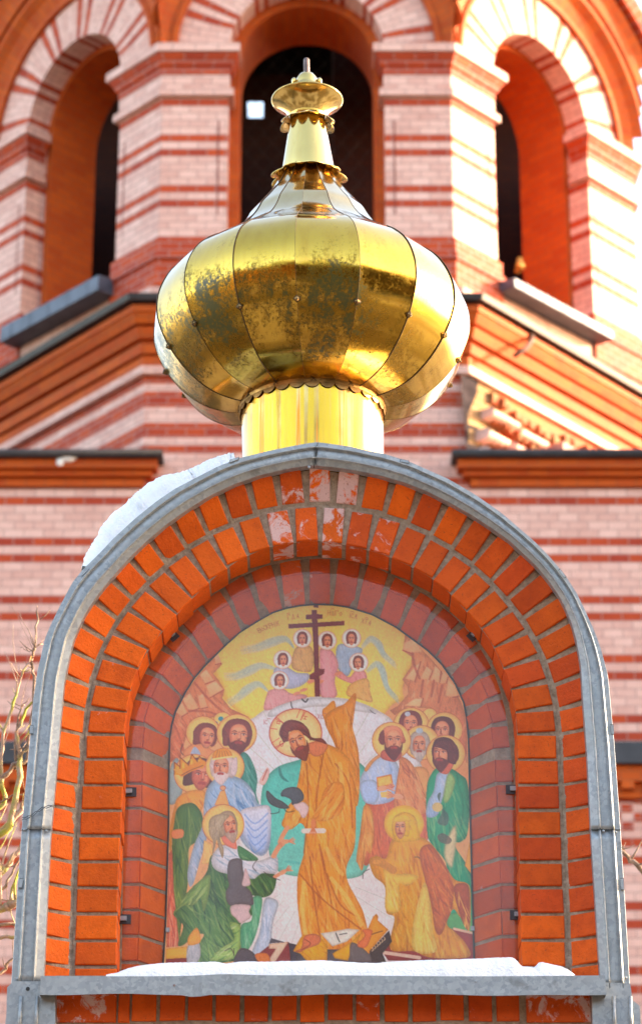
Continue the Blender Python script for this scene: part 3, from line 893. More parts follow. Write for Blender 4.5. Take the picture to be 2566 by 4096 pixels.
ZBOT = P(1278, 4100, YS).z
ARCH_L = math.pi * 0.54
def station(p):
    """p: metres along the arch, 0 at springing left; negative = left jamb, > ARCH_L = right jamb"""
    if p < 0: return (XC, ZC + p, -1, 0)
    if p > ARCH_L: return (XC, ZC - (p - ARCH_L), 1, 0)
    a = math.pi * (1 - p / ARCH_L)
    return (XC, ZC, math.cos(a), math.sin(a))
def at(polyl, p):
    s = station(p)
    r = ray(polyl, *s)
    if r is None:
        r = ray(polyl, s[0], max(s[1], min(z for _, z in polyl) + .001), s[2], s[3])
    return r
HJ = ZC - ZBOT

def brick(mb, a, b, ya, yb, hw, depth, col, rnd, ch=0.0028):
    """a, b: (x,z) ends of the brick's centre line, ya/yb depth (Y) of the front face there"""
    ax, az = a; bx, bz = b
    dx, dz = bx - ax, bz - az
    l = math.hypot(dx, dz); dx /= l; dz /= l
    nx, nz = -dz, dx
    j = lambda: rnd.uniform(-.0012, .0012)
    fr = []
    for (ex, ez, ey, s) in ((ax, az, ya, -1), (bx, bz, yb, -1), (bx, bz, yb, 1), (ax, az, ya, 1)):
        fr.append((ex + nx * hw * s + j(), ey, ez + nz * hw * s + j()))
    cx = sum(p[0] for p in fr) / 4; cz = sum(p[2] for p in fr) / 4
    inn = []
    for (px, py, pz), (sa, sb) in zip(fr, ((1, 1), (-1, 1), (-1, -1), (1, -1))):
        inn.append((px + dx * ch * sa + nx * ch * sb, py, pz + dz * ch * sa + nz * ch * sb))
    ring1 = [(p[0], p[1] + ch, p[2]) for p in fr]
    ring2 = [(p[0], p[1] + depth, p[2]) for p in fr]
    V = inn + ring1 + ring2
    F = [(0, 1, 2, 3)] + [(i, (i + 1) % 4, 4 + (i + 1) % 4, 4 + i) for i in range(4)] + [(4 + i, 4 + (i + 1) % 4, 8 + (i + 1) % 4, 8 + i) for i in range(4)]
    mb.idx(V, F, 0, col)

def toward(a, b, d):
    l = math.hypot(b[0] - a[0], b[1] - a[1]); t = d / l
    return (a[0] + (b[0] - a[0]) * t, a[1] + (b[1] - a[1]) * t)

def ring(name, pin, pout, yin, yout, pitch_j, n_arch, hw, depth, seed, gi=.004, go=.004, effs=None, phase=0.0, seam_y=None, grad=0.0):
    if seed == 11: gi = .009
    rnd = random.Random(seed)
    mb = MB()
    ps = []
    k = 0
    nj = int((HJ) / pitch_j) + 1
    for i in range(nj): ps.append((-(i + .5 + phase) * pitch_j, 'l'))
    st = ARCH_L / n_arch
    for i in range(n_arch): ps.append(((i + .5) * st, 'a'))
    for i in range(nj): ps.append((ARCH_L + (i + .5 + phase) * pitch_j, 'r'))
    for p, kind in ps:
        a, b = at(pin, p), at(pout, p)
        if a is None or b is None: continue
        a2 = toward(a, b, gi); b2 = toward(b, a, go)
        eff = 0.0
        if effs:
            for (e0, e1, val) in effs:
                if e0 <= (a[0] + b[0]) / 2 <= e1 and kind == 'a' and (a[1] > ZC + .25): eff = val * rnd.uniform(.75, 1.1)
        if eff == 0 and rnd.random() < .10: eff = rnd.uniform(.1, .35)
        tone = min(1.0, max(0.0, (a[0] - XC) * .45 + .27 + rnd.uniform(-.3, .35)))  # redder to the right: brighter light on the left put into brick colour
        br_ = rnd.uniform(.84, 1.08)
        brick(mb, a2, b2, yin, yout, (hw if kind == 'a' else .0312) * (rnd.uniform(.97, 1.03)), depth, (br_, tone, eff, 1), rnd)
    return mb

g1 = ring("outer", A_SEAM, A_R1OUT, Y2_, Y1, .0722, 29, .0300, .10, 11, gi=.007, go=-.004,
          effs=[(-.085, .10, 1.15), (-.16, -.085, .0)])
g1.build("outer_brick_ring", M_SBRICK, shrine, color=True)
g2 = ring("inner", A_R2IN, A_SEAM, Y2_, Y2_, .0722, 26, .0295, .122, 12, gi=0.0, go=.008,
          effs=[(-.16, -.10, 1.1), (-.10, -.02, .5), (-.02, .10, 1.2), (.10, .2, .4)])
g2.build("inner_brick_ring", M_SBRICK, shrine, color=True)
# recessed third ring behind the pane: flat strip and splayed strip share joints
ps_ = [-2 + i * .01 for i in range(0)]
def crease(p):
    a, b = at(A_PANE, p), at(A_ICON, p)
    return (lerp(a[0], b[0], .40), lerp(a[1], b[1], .40))
stn = [-(i) * .01 for i in range(int(HJ / .01) - 9, 0, -1)] + [ARCH_L * i / 120 for i in range(121)] + [ARCH_L + i * .01 for i in range(1, int(HJ / .01) - 8)]
A_CRE = [crease(p) for p in stn]
def grow(pl, d):
    out = []
    for (x, z) in pl:
        vx, vz = x - XC, max(z - ZC, 0)
        l = math.hypot(vx, vz); out.append((x + vx / l * d, z + vz / l * d))
    return out
A_POUT = grow([at(A_PANE, p) for p in stn], .045)
g3 = ring("rec_flat", A_CRE, A_POUT, YS + .182, YS + .182, .0722, 21, .0305, .05, 13, gi=0, go=0, phase=.35, effs=[(-.12, -.04, .9)])
g4 = ring("rec_splay", A_ICON, A_CRE, YIC, YS + .182, .0722, 21, .0305, .05, 13, gi=0, go=0, phase=.35, effs=[(-.12, -.04, .9)])
n0 = len(g3.v); g3.v += g4.v; g3.f += [tuple(n0 + i for i in f) for f in g4.f]; g3.uv += g4.uv; g3.mi += g4.mi; g3.c += g4.c; g3.sm += g4.sm
g3.build("recessed_brick_ring", M_SBRICK, shrine, color=True)

def strip(mb, pa, ya, pb, yb, st_, n=1, rough=0.0, seed=0, mi=0):
    rr = random.Random(seed)
    prev = None
    for p in st_:
        a, b = at(pa, p), at(pb, p)
        if a is None or b is None: prev = None; continue
        row = []
        for k in range(n + 1):
            t = k / n
            row.append((lerp(a[0], b[0], t), lerp(ya, yb, t) + (rr.uniform(-rough, rough)), lerp(a[1], b[1], t)))
        if prev:
            for k in range(n):
                mb.face([prev[k], prev[k + 1], row[k + 1], row[k]], [(0, 0)] * 4, mi, smooth=True)
        prev = row
mo = MB()
full = [-(i) * .01 for i in range(int(HJ / .01) - 1, 0, -1)] + [ARCH_L * i / 150 for i in range(151)] + [ARCH_L + i * .01 for i in range(1, int(HJ / .01))]
strip(mo, A_SEAM, Y2_ + .0085, A_ZIN, Y1 + .014, full, 4, .0015, 1)
strip(mo, A_R2IN, Y2_ + .008, A_SEAM, Y2_ + .007, full, 4, .0015, 2)
A_R2B = grow([at(A_R2IN, p) for p in full], .006)
# soffit mortar of the inner ring, then the fillet behind the ring down to the pane
prev = None
for p, (x, z) in zip(full, A_R2B):
    row = [(x, Y2_ + .008, z), (x, YS + .10, z), (x, YS + .172, z)]
    if prev:
        for k in range(2): mo.face([prev[k], row[k], row[k + 1], prev[k + 1]])
    prev = row
strip(mo, A_PANE, YS + .176, A_R2B, YS + .172, full, 2, .002, 3)
strip(mo, A_CRE, YS + .189, A_POUT, YS + .188, stn, 2, .001, 4)
strip(mo, A_ICON, YIC + .006, A_CRE, YS + .189, stn, 2, .001, 5)
mo.build("mortar_bed", M_MORTAR, shrine)

# body of the shrine behind the face
bd = MB()
core = [at(A_ZOUT, p) for p in full]
core = [toward(c, (XC, min(c[1], ZC)), .012) for c in core]
for (x0, z0), (x1, z1) in zip(core[:-1], core[1:]):
    bd.face([(x0, YS + .02, z0), (x1, YS + .02, z1), (x1, YS + .52, z1), (x0, YS + .52, z0)])
cc = [(c[0], YS + .52, c[1]) for c in core]
bd.face(cc)
bd.face([(c[0], YS + .30, c[1]) for c in core])
zl = core[0][1]
xa, xb = core[0][0], core[-1][0]
bd.box(xa, xb, YS + .03, YS + .52, 0.0, zl - .002)
bd.build("wall_core", M_MORTAR, shrine)

# ------------------------------------------------------------------ soldier course under the sill and lower brickwork
rnd = random.Random(5)
sc_ = MB()
YB = YS + .012
def sold(x0, x1, y0, y1, eff=0.0, tone=.5):
    a = P(x0, y0, YB); b = P(x1, y1, YB)
    brick(sc_, ((a.x + b.x) / 2, b.z), ((a.x + b.x) / 2, a.z), YB, YB, (b.x - a.x) / 2, .08, (rnd.uniform(.9, 1.1), tone, eff, 1), rnd)
sold(222, 463, 3920, 4090, .8, .6)
xs = [476, 530, 638, 756, 864, 977, 1093, 1201]
sold(478, 516, 3920, 4088)
x = 531
while x < 2060:
    sold(x, x + 95 + rnd.uniform(-2, 2), 3920, 4082 + rnd.uniform(-3, 3), .0 if rnd.random() < .9 else .4, rnd.uniform(.3, .8)); x += 111.6
sold(2101, 2364, 3920, 4088, .9, .55)
sc_.build("soldier_course", M_SBRICK, shrine, color=True)
lw = MB()
a = P(222, 3900, YB); b = P(2372, 4090, YB)
lw.face([(a.x, YB + .007, 0), (b.x, YB + .007, 0), (b.x, YB + .007, a.z), (a.x, YB + .007, a.z)])
lw.build("lower_wall", M_MORTAR, shrine)
lb = MB()
z = P(1283, 4106, YB).z
row = 0
while z > 0.1:
    xx = a.x - (.13 if row % 2 else 0)
    while xx < b.x:
        x0, x1 = max(xx, a.x), min(xx + .25, b.x)
        if x1 - x0 > .04:
            brick(lb, ((x0 + x1) / 2, z - .065), ((x0 + x1) / 2, z), YB, YB, (x1 - x0) / 2, .05, (rnd.uniform(.88, 1.08), rnd.uniform(.2, .8), 0, 1), rnd)
        xx += .262
    z -= .077; row += 1
lb.build("lower_brickwork", M_SBRICK, shrine, color=True)

# ------------------------------------------------------------------ galvanised edging
zprof = [(-.02, .006), (-.015, -.020), (0.0, -.022), (.235, -.022), (.262, -.0265), (.285, -.031), (.31, -.031), (.335, -.0265), (.345, -.0215), (.36, -.022), (.70, -.022), (.71, -.0215), (.722, -.0265), (.745, -.031), (.77, -.031), (.795, -.0265), (.82, -.022), (1.0, -.022), (1.012, -.018)]
def zsec(p):
    a, b = at(A_ZIN, p), at(A_ZOUT, p)
    return [(lerp(a[0], b[0], s), YS + d, lerp(a[1], b[1], s)) for s, d in zprof]
def zinc_piece(p0, p1, n, lift=0.0, label=None):
    mb = MB(); rows = []
    for i in range(n + 1):
        rows.append([(x, y - lift, z) for x, y, z in zsec(lerp(p0, p1, i / n))])
    for r0, r1 in zip(rows[:-1], rows[1:]):
        for k in range(len(zprof) - 1):
            mb.face([r0[k], r0[k + 1], r1[k + 1], r1[k]], smooth=(2 <= k <= 15))
        # roof side going back
        b0, b1 = r0[-1], r1[-1]
        mb.face([b0, (b0[0], YS + .56, b0[2]), (b1[0], YS + .56, b1[2]), b1])
    for r_ in (rows[0], rows[-1]):
        for k in range(len(zprof) - 1):
            a, b = r_[k], r_[k + 1]
            mb.face([a, b, (b[0], b[1] + .004, b[2]), (a[0], a[1] + .004, a[2])])
    mb.build("edging_sheet", M_ZINC, shrine, label, weld=True)
p_mid = ZC - P(87, 3328, YS).z
p_low = ZC - P(50, 3945, YS).z
p_bot = ZC - P(50, 4150, YS).z
p_ap = None
def p_of_x(xs, ys):
    q = P(xs, ys, YS); a = math.atan2(q.z - ZC, q.x - XC); return ARCH_L * (1 - a / math.pi)
p_ap = p_of_x(1262, 1770)
zinc_piece(-p_mid, p_ap, 90, 0.0)
zinc_piece(p_ap, ARCH_L + p_mid, 90, 0.0015)
zinc_piece(-p_low, -p_mid - .0005, 16, -0.0015)
zinc_piece(ARCH_L + p_mid + .0005, ARCH_L + p_low + .012, 16, -0.0010)
# lower jamb sheets, wider than those above
for side in (-1, 1):
    mb = MB()
    if side < 0:
        top = [(52, 3950), (54, 3925), (222, 3925)]
        pts = [(10, 4210), (27, 4050), (29, 3950)] + top[1:] + [(222, 4210)]
    else:
        pts = [(2370, 4210), (2364, 3930), (2440, 3930), (2518, 3934), (2524, 3976), (2524, 3998), (2556, 4024), (2566, 4210)]
    yy = YS - .030
    q3 = [P(x, y, yy) for x, y in pts]
    mb.face(q3)
    for i in range(len(q3)):
        a, b = q3[i], q3[(i + 1) % len(q3)]
        mb.face([a, b, b + Vector((0, .06, 0)), a + Vector((0, .06, 0))])
    # continue down to the ground
    xl_, xr_ = min(p.x for p in q3), max(p.x for p in q3)
    zb3 = q3[0].z
    mb.face([(xl_, yy, 0), (xr_, yy, 0), (xr_, yy, zb3), (xl_, yy, zb3)])
    ex = (2452, 2518) if side > 0 else (85, 150)
    for x in ex:
        a = P(x, 3985, yy - .006); b = P(x + (6 if side > 0 else -9), 4160, yy - .006)
        mb.tube([a, b], .0052, 8)
    mb.build("lower_edging_sheet", M_ZINC, shrine)

def disc(mb, c, r, t=.002, n=10):
    vv = [(c[0], c[1] - t, c[2])]
    for i in range(n):
        a = 2 * math.pi * i / n; vv.append((c[0] + r * math.cos(a), c[1], c[2] + r * math.sin(a)))
    mb.idx(vv, [(0, 1 + i, 1 + (i + 1) % n) for i in range(n)], smooth=True)
for (x, y) in ((1261, 1788), (1236, 1868), (98, 3318), (186, 3324), (2411, 3324), (2459, 3328), (2500, 3910), (2464, 4046), (72, 3914)):
    mb = MB(); c = P(x, y, YS - .024); disc(mb, c, .0042, .003)
    m_ = P(x, y, YS - .0275); disc(mb, m_, .0016, .001)
    mb.build("rivet", M_ZINC, shrine)
mb = MB(); c = P(112, 3955, YS - .0315); disc(mb, c, .0055, .0005); mb.build("bolt_hole", M_GAP, shrine)
# folded tabs along the outer edge
def tab(pts):
    mb = MB(); q3 = [P(x, y, YS - .0265) for x, y in pts]
    back = [p + Vector((0, .004, 0)) for p in q3]
    mb.idx(q3 + back, [(0, 1, 2, 3)] + [(i, (i + 1) % 4, 4 + (i + 1) % 4, 4 + i) for i in range(4)])
    mb.build("folded_tab", M_ZINC, shrine)
    ol = MB()
    q4 = [P(x, y, YS - .0255) for x, y in pts]
    ce = sum(q4, Vector()) / 4
    q4 = [ce + (p - ce) * 1.12 for p in q4]; ol.face(q4)
    ol.build("tab_joint", M_GAP, shrine)
for pts in ([(917, 1850), (952, 1838), (956, 1828), (922, 1838)], [(1600, 1846), (1634, 1852), (1632, 1842), (1602, 1836)],
            [(327, 2304), (352, 2280), (358, 2272), (333, 2290)], [(2238, 2276), (2262, 2306), (2254, 2310), (2232, 2282)],
            [(120, 2902), (133, 2902), (133, 2934), (119, 2934)], [(78, 3516), (94, 3516), (88, 3550), (76, 3550)],
            [(2439, 2900), (2451, 2900), (2453, 2936), (2442, 2936)], [(2478, 3514), (2491, 3514), (2493, 3558), (2481, 3558)]):
    tab(pts)
# seams between sheets
for pts in ([(1270, 1771), (1266, 1800), (1254, 1872)],):
    mb = MB(); mb.tube([P(x, y, YS - .0245) for x, y in pts], .0011, 5); mb.build("sheet_seam", M_GAP, shrine)
for pts in ([(86, 3330), (205, 3334)], [(2357, 3332), (2480, 3336)]):
    mb = MB()
    a, b = P(pts[0][0], pts[0][1], YS), P(pts[1][0], pts[1][1], YS)
    n = 12
    for i in range(n + 1): pass
    side = -1 if pts[0][0] < 1000 else 1
    pm = -p_mid if side < 0 else ARCH_L + p_mid
    sec = zsec(pm)
    for i in range(2, len(sec) - 2):
        a, b = sec[i], sec[i + 1]
        mb.face([(a[0], a[1] - .0022, a[2]), (b[0], b[1] - .0022, b[2]), (b[0], b[1] - .0022, b[2] - .0022), (a[0], a[1] - .0022, a[2] - .0022)])
    mb.build("sheet_seam", M_GAP, shrine)
# sill
sl = MB()
ysf = YS - .065
zt2, zb2 = P(1283, 3903, ysf).z, P(1283, 3979, ysf).z
xl2, xr2 = P(162, 3940, ysf).x, P(2420, 3940, ysf).x
n = 60
for i in range(n):
    t0, t1 = i / n, (i + 1) / n
    x0, x1 = lerp(xl2, xr2, t0), lerp(xl2, xr2, t1)
    w = lambda x: .0018 * math.sin(x * 9) + .0012 * math.sin(x * 23 + 1) - (.006 * math.exp(-((x - P(780, 3980, ysf).x) / .02) ** 2))
    v = lambda x: .0014 * math.sin(x * 7 + 2) - .004 * math.exp(-((x - P(900, 3980, ysf).x) / .07) ** 2) * -1
    F = lambda x, y, z: (x, y, z)
    b0, b1, c0, c1 = zb2 + w(x0), zb2 + w(x1), zt2 + v(x0), zt2 + v(x1)
    sl.face([F(x0, ysf, b0), F(x1, ysf, b1), F(x1, ysf, c1), F(x0, ysf, c0)], smooth=True)
    sl.face([F(x0, ysf, c0), F(x1, ysf, c1), F(x1, YS + .18, c1 + .012), F(x0, YS + .18, c0 + .012)])
    sl.face([F(x0, ysf, b0), F(x1, ysf, b1), F(x1, ysf + .012, b1 + .002), F(x0, ysf + .012, b0 + .002)])
for x in (xl2, xr2):
    sl.face([(x, ysf, zb2), (x, ysf, zt2), (x, YS + .01, zt2), (x, YS + .01, zb2)])
sl.build("sill_sheet", M_ZINC, shrine, "broad galvanised sheet covering the window sill")
for (x, y) in ((697, 3941), (1900, 3925)):
    mb = MB(); disc(mb, P(x, y, ysf - .001), .0035, .002); mb.build("rivet", M_ROD if x < 1000 else M_ZINC, shrine)

# glazing
def glass_mat():
    m, nt, bs = new_mat("sky_haze_acrylic")
    nt.nodes.remove(bs)
    out = nt.nodes["Material Output"]
    tc = nt.nodes.new("ShaderNodeTexCoord").outputs["Object"]
    tr = nt.nodes.new("ShaderNodeBsdfTransparent"); tr.inputs[0].default_value = (.98, .98, .98, 1)
    df = nt.nodes.new("ShaderNodeBsdfDiffuse"); df.inputs[0].default_value = (.66, .50, .42, 1)
    gl = nt.nodes.new("ShaderNodeBsdfGlossy"); gl.inputs["Roughness"].default_value = 0.06
    n = noise(nt, tc, 3.0, 5, .6)
    mp = nt.nodes.new("ShaderNodeMapping"); mp.inputs["Scale"].default_value = (1.2, 1, 14); nt.links.new(tc, mp.inputs[0])
    n2 = noise(nt, mp.outputs[0], 1.0, 4)
    f = math_n(nt, 'ADD', ramp(nt, n, [(0.3, 0.035), (0.7, 0.07)]), ramp(nt, n2, [(0.56, 0.0), (0.72, 0.05)]))  # sky sheen and reflection bands mixed in as pale diffuse haze
    mx = nt.nodes.new("ShaderNodeMixShader"); nt.links.new(f, mx.inputs[0]); nt.links.new(tr.outputs[0], mx.inputs[1]); nt.links.new(df.outputs[0], mx.inputs[2])
    fr = nt.nodes.new("ShaderNodeFresnel"); fr.inputs[0].default_value = 1.45
    mx2 = nt.nodes.new("ShaderNodeMixShader"); nt.links.new(math_n(nt, 'MULTIPLY', fr.outputs[0], 0.9), mx2.inputs[0])
    nt.links.new(mx.outputs[0], mx2.inputs[1]); nt.links.new(gl.outputs[0], mx2.inputs[2])
    nt.links.new(mx2.outputs[0], out.inputs[0])
    return m
gp = MB()
ypn = YS + .168
pl = A_PANE
fr_ = [(x, ypn, z) for x, z in pl]; bk = [(x, ypn + .003, z) for x, z in pl]
gp.face(fr_)
gp.build("clear_pane", glass_mat(), shrine, "transparent sheet over the icon with painted-in sky haze")
ge = MB()
for i in range(len(pl) - 1):
    ge.face([fr_[i], fr_[i + 1], bk[i + 1], bk[i]])
ge.build("pane_edge", simple_mat("pane_edge", (.30, .27, .22), .3), shrine)
# clips holding the pane
for (x, y, ang) in ((690, 2540, 48), (1892, 2540, -45), (522, 3168, 0), (2045, 3158, 0), (500, 3677, 0), (2062, 3660, 0)):
    mb = MB(); mb2 = MB()
    c = P(x, y, ypn - .004)
    sgn = 1 if x < 1283 else -1
    ca, sa = math.cos(R(ang)), math.sin(R(ang))
    def bx(mb, cx, cz, w, h, y0, y1):
        vv = []
        for yy in (y0, y1):
            for dx, dz in ((-w, -h), (w, -h), (w, h), (-w, h)):
                dx += cx; dz += cz
                vv.append((c.x + dx * ca + dz * sa, yy, c.z - dx * sa * 1 + dz * ca))
        mb.idx(vv, [(0, 1, 2, 3), (0, 1, 5, 4), (1, 2, 6, 5), (2, 3, 7, 6), (3, 0, 4, 7)])
    bx(mb, 0, 0, .0165, .013, c.y - .002, c.y + .003)
    o = mb.build("pane_clip", M_ZDARK, shrine)
    bx(mb2, -.006 * sgn, .001, .011, .0062, c.y - .010, c.y - .002)
    mb2.build("clip_bolt", M_ZINC, o)
for (x, y) in ((671, 3720), (1888, 3714)):
    mb = MB(); c = P(x, y, YIC - .004); mb.box(c.x - .005, c.x + .005, c.y - .004, c.y + .002, c.z - .006, c.z + .006); mb.build("picture_clip", M_ZINC, shrine)

# old cord across the left edging
cd = MB()
for j, dz in ((0, 0), (1, .006)):
    pts = []
    for i in range(15):
        t = i / 14
        q = P(lerp(88, 214, t), lerp(3280, 3222, t) + 5 * math.sin(t * 7), YS - .035)
        pts.append(q + Vector((0, 0, dz * (1 - .3 * t) + .0016 * math.sin(i * 2.1 + j * 2))))
    cd.tube(pts, .0010, 5)
tag(cd.build("old_chain", M_ZDARK), "thin rusty twisted chain lying across the left metal edging of the shrine", "chain")

# ------------------------------------------------------------------ snow
def wav(x, s): return math.sin(x * 31 + s) * .5 + math.sin(x * 67 + s * 2) * .3 + math.sin(x * 140 + s * 3) * .2
snow = MB()
top = [(430, 3903), (470, 3893), (520, 3872), (560, 3862), (640, 3853), (760, 3849), (860, 3846), (905, 3854), (960, 3846), (1060, 3847), (1180, 3843), (1300, 3842), (1420, 3849), (1500, 3852), (1620, 3844), (1760, 3838), (1870, 3836), (1960, 3832), (2045, 3828), (2060, 3835), (2072, 3852), (2082, 3866), (2110, 3866), (2135, 3870), (2150, 3852), (2165, 3848), (2200, 3856), (2240, 3866), (2270, 3880), (2292, 3903)]
yc = YS - .012
tp3 = [P(x, y, yc) for x, y in top]
N = 200
xs_ = [lerp(tp3[0].x, tp3[-1].x, i / N) for i in range(N + 1)]
def crest(x):
    for a, b in zip(tp3[:-1], tp3[1:]):
        if a.x <= x <= b.x: return lerp(a.z, b.z, (x - a.x) / (b.x - a.x))
    return tp3[-1].z
prof_ = [(ysf + .006, 0.0), (ysf + .010, .35), (ysf + .020, .68), (ysf + .036, .9), (yc, 1.0), (YS + .02, 1.0), (YS + .07, .98), (YS + .12, .9), (YS + .166, .82)]
rows = []
rr = random.Random(4)
for x in xs_:
    zc_ = crest(x); zb_s = zt2 - .002
    h = max(zc_ - zb_s, .0005)
    e = wav(x, 1.0)
    rows.append([(x + rr.uniform(-.0007, .0007), y + (.003 * e if 0 < k < 5 else 0), zb_s + h * t + (rr.uniform(-.0006, .0006) if k else 0) + (.0015 * e * t)) for k, (y, t) in enumerate(prof_)])
vv = [p for r_ in rows for p in r_]; m = len(prof_)
snow.idx(vv, [(i * m + k, (i + 1) * m + k, (i + 1) * m + k + 1, i * m + k + 1) for i in range(N) for k in range(m - 1)], smooth=True)
tag(snow.build("snow", M_SNOW, weld=True), "white snow lying along the metal sill below the icon", "snow", kind='stuff')

sr = MB()
out_ = [(331, 2300), (339, 2252), (362, 2206), (390, 2167), (402, 2130), (424, 2099), (455, 2066), (501, 2036), (520, 2012), (543, 1989), (590, 1955), (636, 1926), (690, 1914), (745, 1903), (762, 1896), (790, 1882), (849, 1853), (880, 1846), (912, 1838), (935, 1838)]
zo = A_ZOUT
o3 = []
for i in range(len(out_) - 1):
    for k in range(8):
        t = k / 8; o3.append((lerp(out_[i][0], out_[i + 1][0], t), lerp(out_[i][1], out_[i + 1][1], t)))
rows = []
for i, (x, y) in enumerate(o3):
    q = P(x, y + rr.uniform(-2.0, 2.0), YS + .12)
    # foot on the roof below, along the radial direction
    a = math.atan2(q.z - (ZC - .15), q.x - XC)
    ft = ray(zo, XC, ZC - .15, math.cos(a), math.sin(a))
    b = Vector((ft[0], 0, ft[1])); tpv = Vector((q.x, 0, q.z))
    if (tpv - Vector((XC, 0, ZC - .15))).length < (b - Vector((XC, 0, ZC - .15))).length: tpv = b * 1.0
    row = []
    for (yy, t) in ((YS + .0, 0.0), (YS + .01, .35), (YS + .035, .72), (YS + .075, .94), (YS + .12, 1.0), (YS + .3, 1.0), (YS + .5, .8), (YS + .55, 0.0)):
        p = b.lerp(tpv, t); jj = .0022 * (0 < t); row.append((p.x + rr.uniform(-jj, jj), yy + rr.uniform(-jj, jj), p.z + rr.uniform(-jj, jj)))
    rows.append(row)
m = 8
sr.idx([p for r_ in rows for p in r_], [(i * m + k, (i + 1) * m + k, (i + 1) * m + k + 1, i * m + k + 1) for i in range(len(rows) - 1) for k in range(m - 1)], smooth=True)
tag(sr.build("snow", M_SNOW, weld=True), "bank of white snow on the left shoulder of the shrine roof, beside the dome", "snow", kind='stuff')

# ------------------------------------------------------------------ onion dome
dome = empty("onion_dome", "gilded sheet-metal onion dome on a short round neck above the brick shrine", "dome")
YD = YS + .27
def xc_of(y): return 736 - (1000 - y) * .0165
base_pt = PD(736, 965, YD)
dome.location = base_pt
def rg(yc, hw):
    p = PD(xc_of(yc), yc, YD)
    D = (p - CAM).dot(FWD)
    return (hw / (FS / K) * D, p.z, p.x)
def spl(pts, n):
    out = []
    P_ = [pts[0]] + list(pts) + [pts[-1]]
    for i in range(1, len(P_) - 2):
        p0, p1, p2, p3 = [np.array(q, dtype=float) for q in P_[i - 1:i + 3]]
        for k in range(n):
            t = k / n
            out.append(tuple(.5 * ((2 * p1) + (-p0 + p2) * t + (2 * p0 - 5 * p1 + 4 * p2 - p3) * t * t + (-p0 + 3 * p1 - 3 * p2 + p3) * t ** 3)))
    out.append(tuple(pts[-1])); return out
def lathe(mb, prof, n=64, a0=0, smooth=True, mi=0):
    rows = []
    for (r, z, x) in prof:
        rows.append([(x + r * math.sin(2 * math.pi * i / n + a0) - base_pt.x, -r * math.cos(2 * math.pi * i / n + a0), z - base_pt.z) for i in range(n)])
    vv = [p for r_ in rows for p in r_]
    mb.idx(vv, [(j * n + i, j * n + (i + 1) % n, (j + 1) * n + (i + 1) % n, (j + 1) * n + i) for j in range(len(rows) - 1) for i in range(n)], mi, smooth=smooth)
def ring_part(name, pr, mat, n=64, **k):
    mb = MB(); lathe(mb, [rg(*q) for q in pr], n, **k); return mb.build(name, mat, dome, weld=False)

belly = [(966, 166), (965, 190), (957, 228), (940, 266), (912, 303), (880, 332), (850, 352), (815, 367), (785, 373), (748, 370), (712, 356), (680, 334), (655, 306), (640, 284), (634, 274)]
bel = [rg(*q) for q in spl(belly, 5)]
flare = [(634, 272), (616, 244), (597, 214), (578, 188), (556, 167), (537, 153), (519, 142), (500, 125), (484, 111), (462, 92), (441, 78), (422, 67), (408, 62)]
fla = [rg(*q) for q in spl(flare, 4)]
GA = R(22.5)
A0 = R(-5.2)
def gore(mb, prof, g, bulge=0.003, ns=4, shift=0.0):
    a0 = A0 + g * GA; a1 = a0 + GA
    vv = []; m = ns + 1
    for (r, z, x) in prof:
        p0 = Vector((x + r * math.sin(a0), -r * math.cos(a0), z)); p1 = Vector((x + r * math.sin(a1), -r * math.cos(a1), z))
        am = (a0 + a1) / 2
        for k in range(m):
            t = k / ns; p = p0.lerp(p1, t)
            b = bulge * r * 4 * t * (1 - t) + shift
            vv.append((p.x + math.sin(am) * b - base_pt.x, p.y - math.cos(am) * b, p.z - base_pt.z))
    mb.idx(vv, [(j * m + k, j * m + k + 1, (j + 1) * m + k + 1, (j + 1) * m + k) for j in range(len(prof) - 1) for k in range(ns)], smooth=True)
rrd = random.Random(9)
ks = 22.5
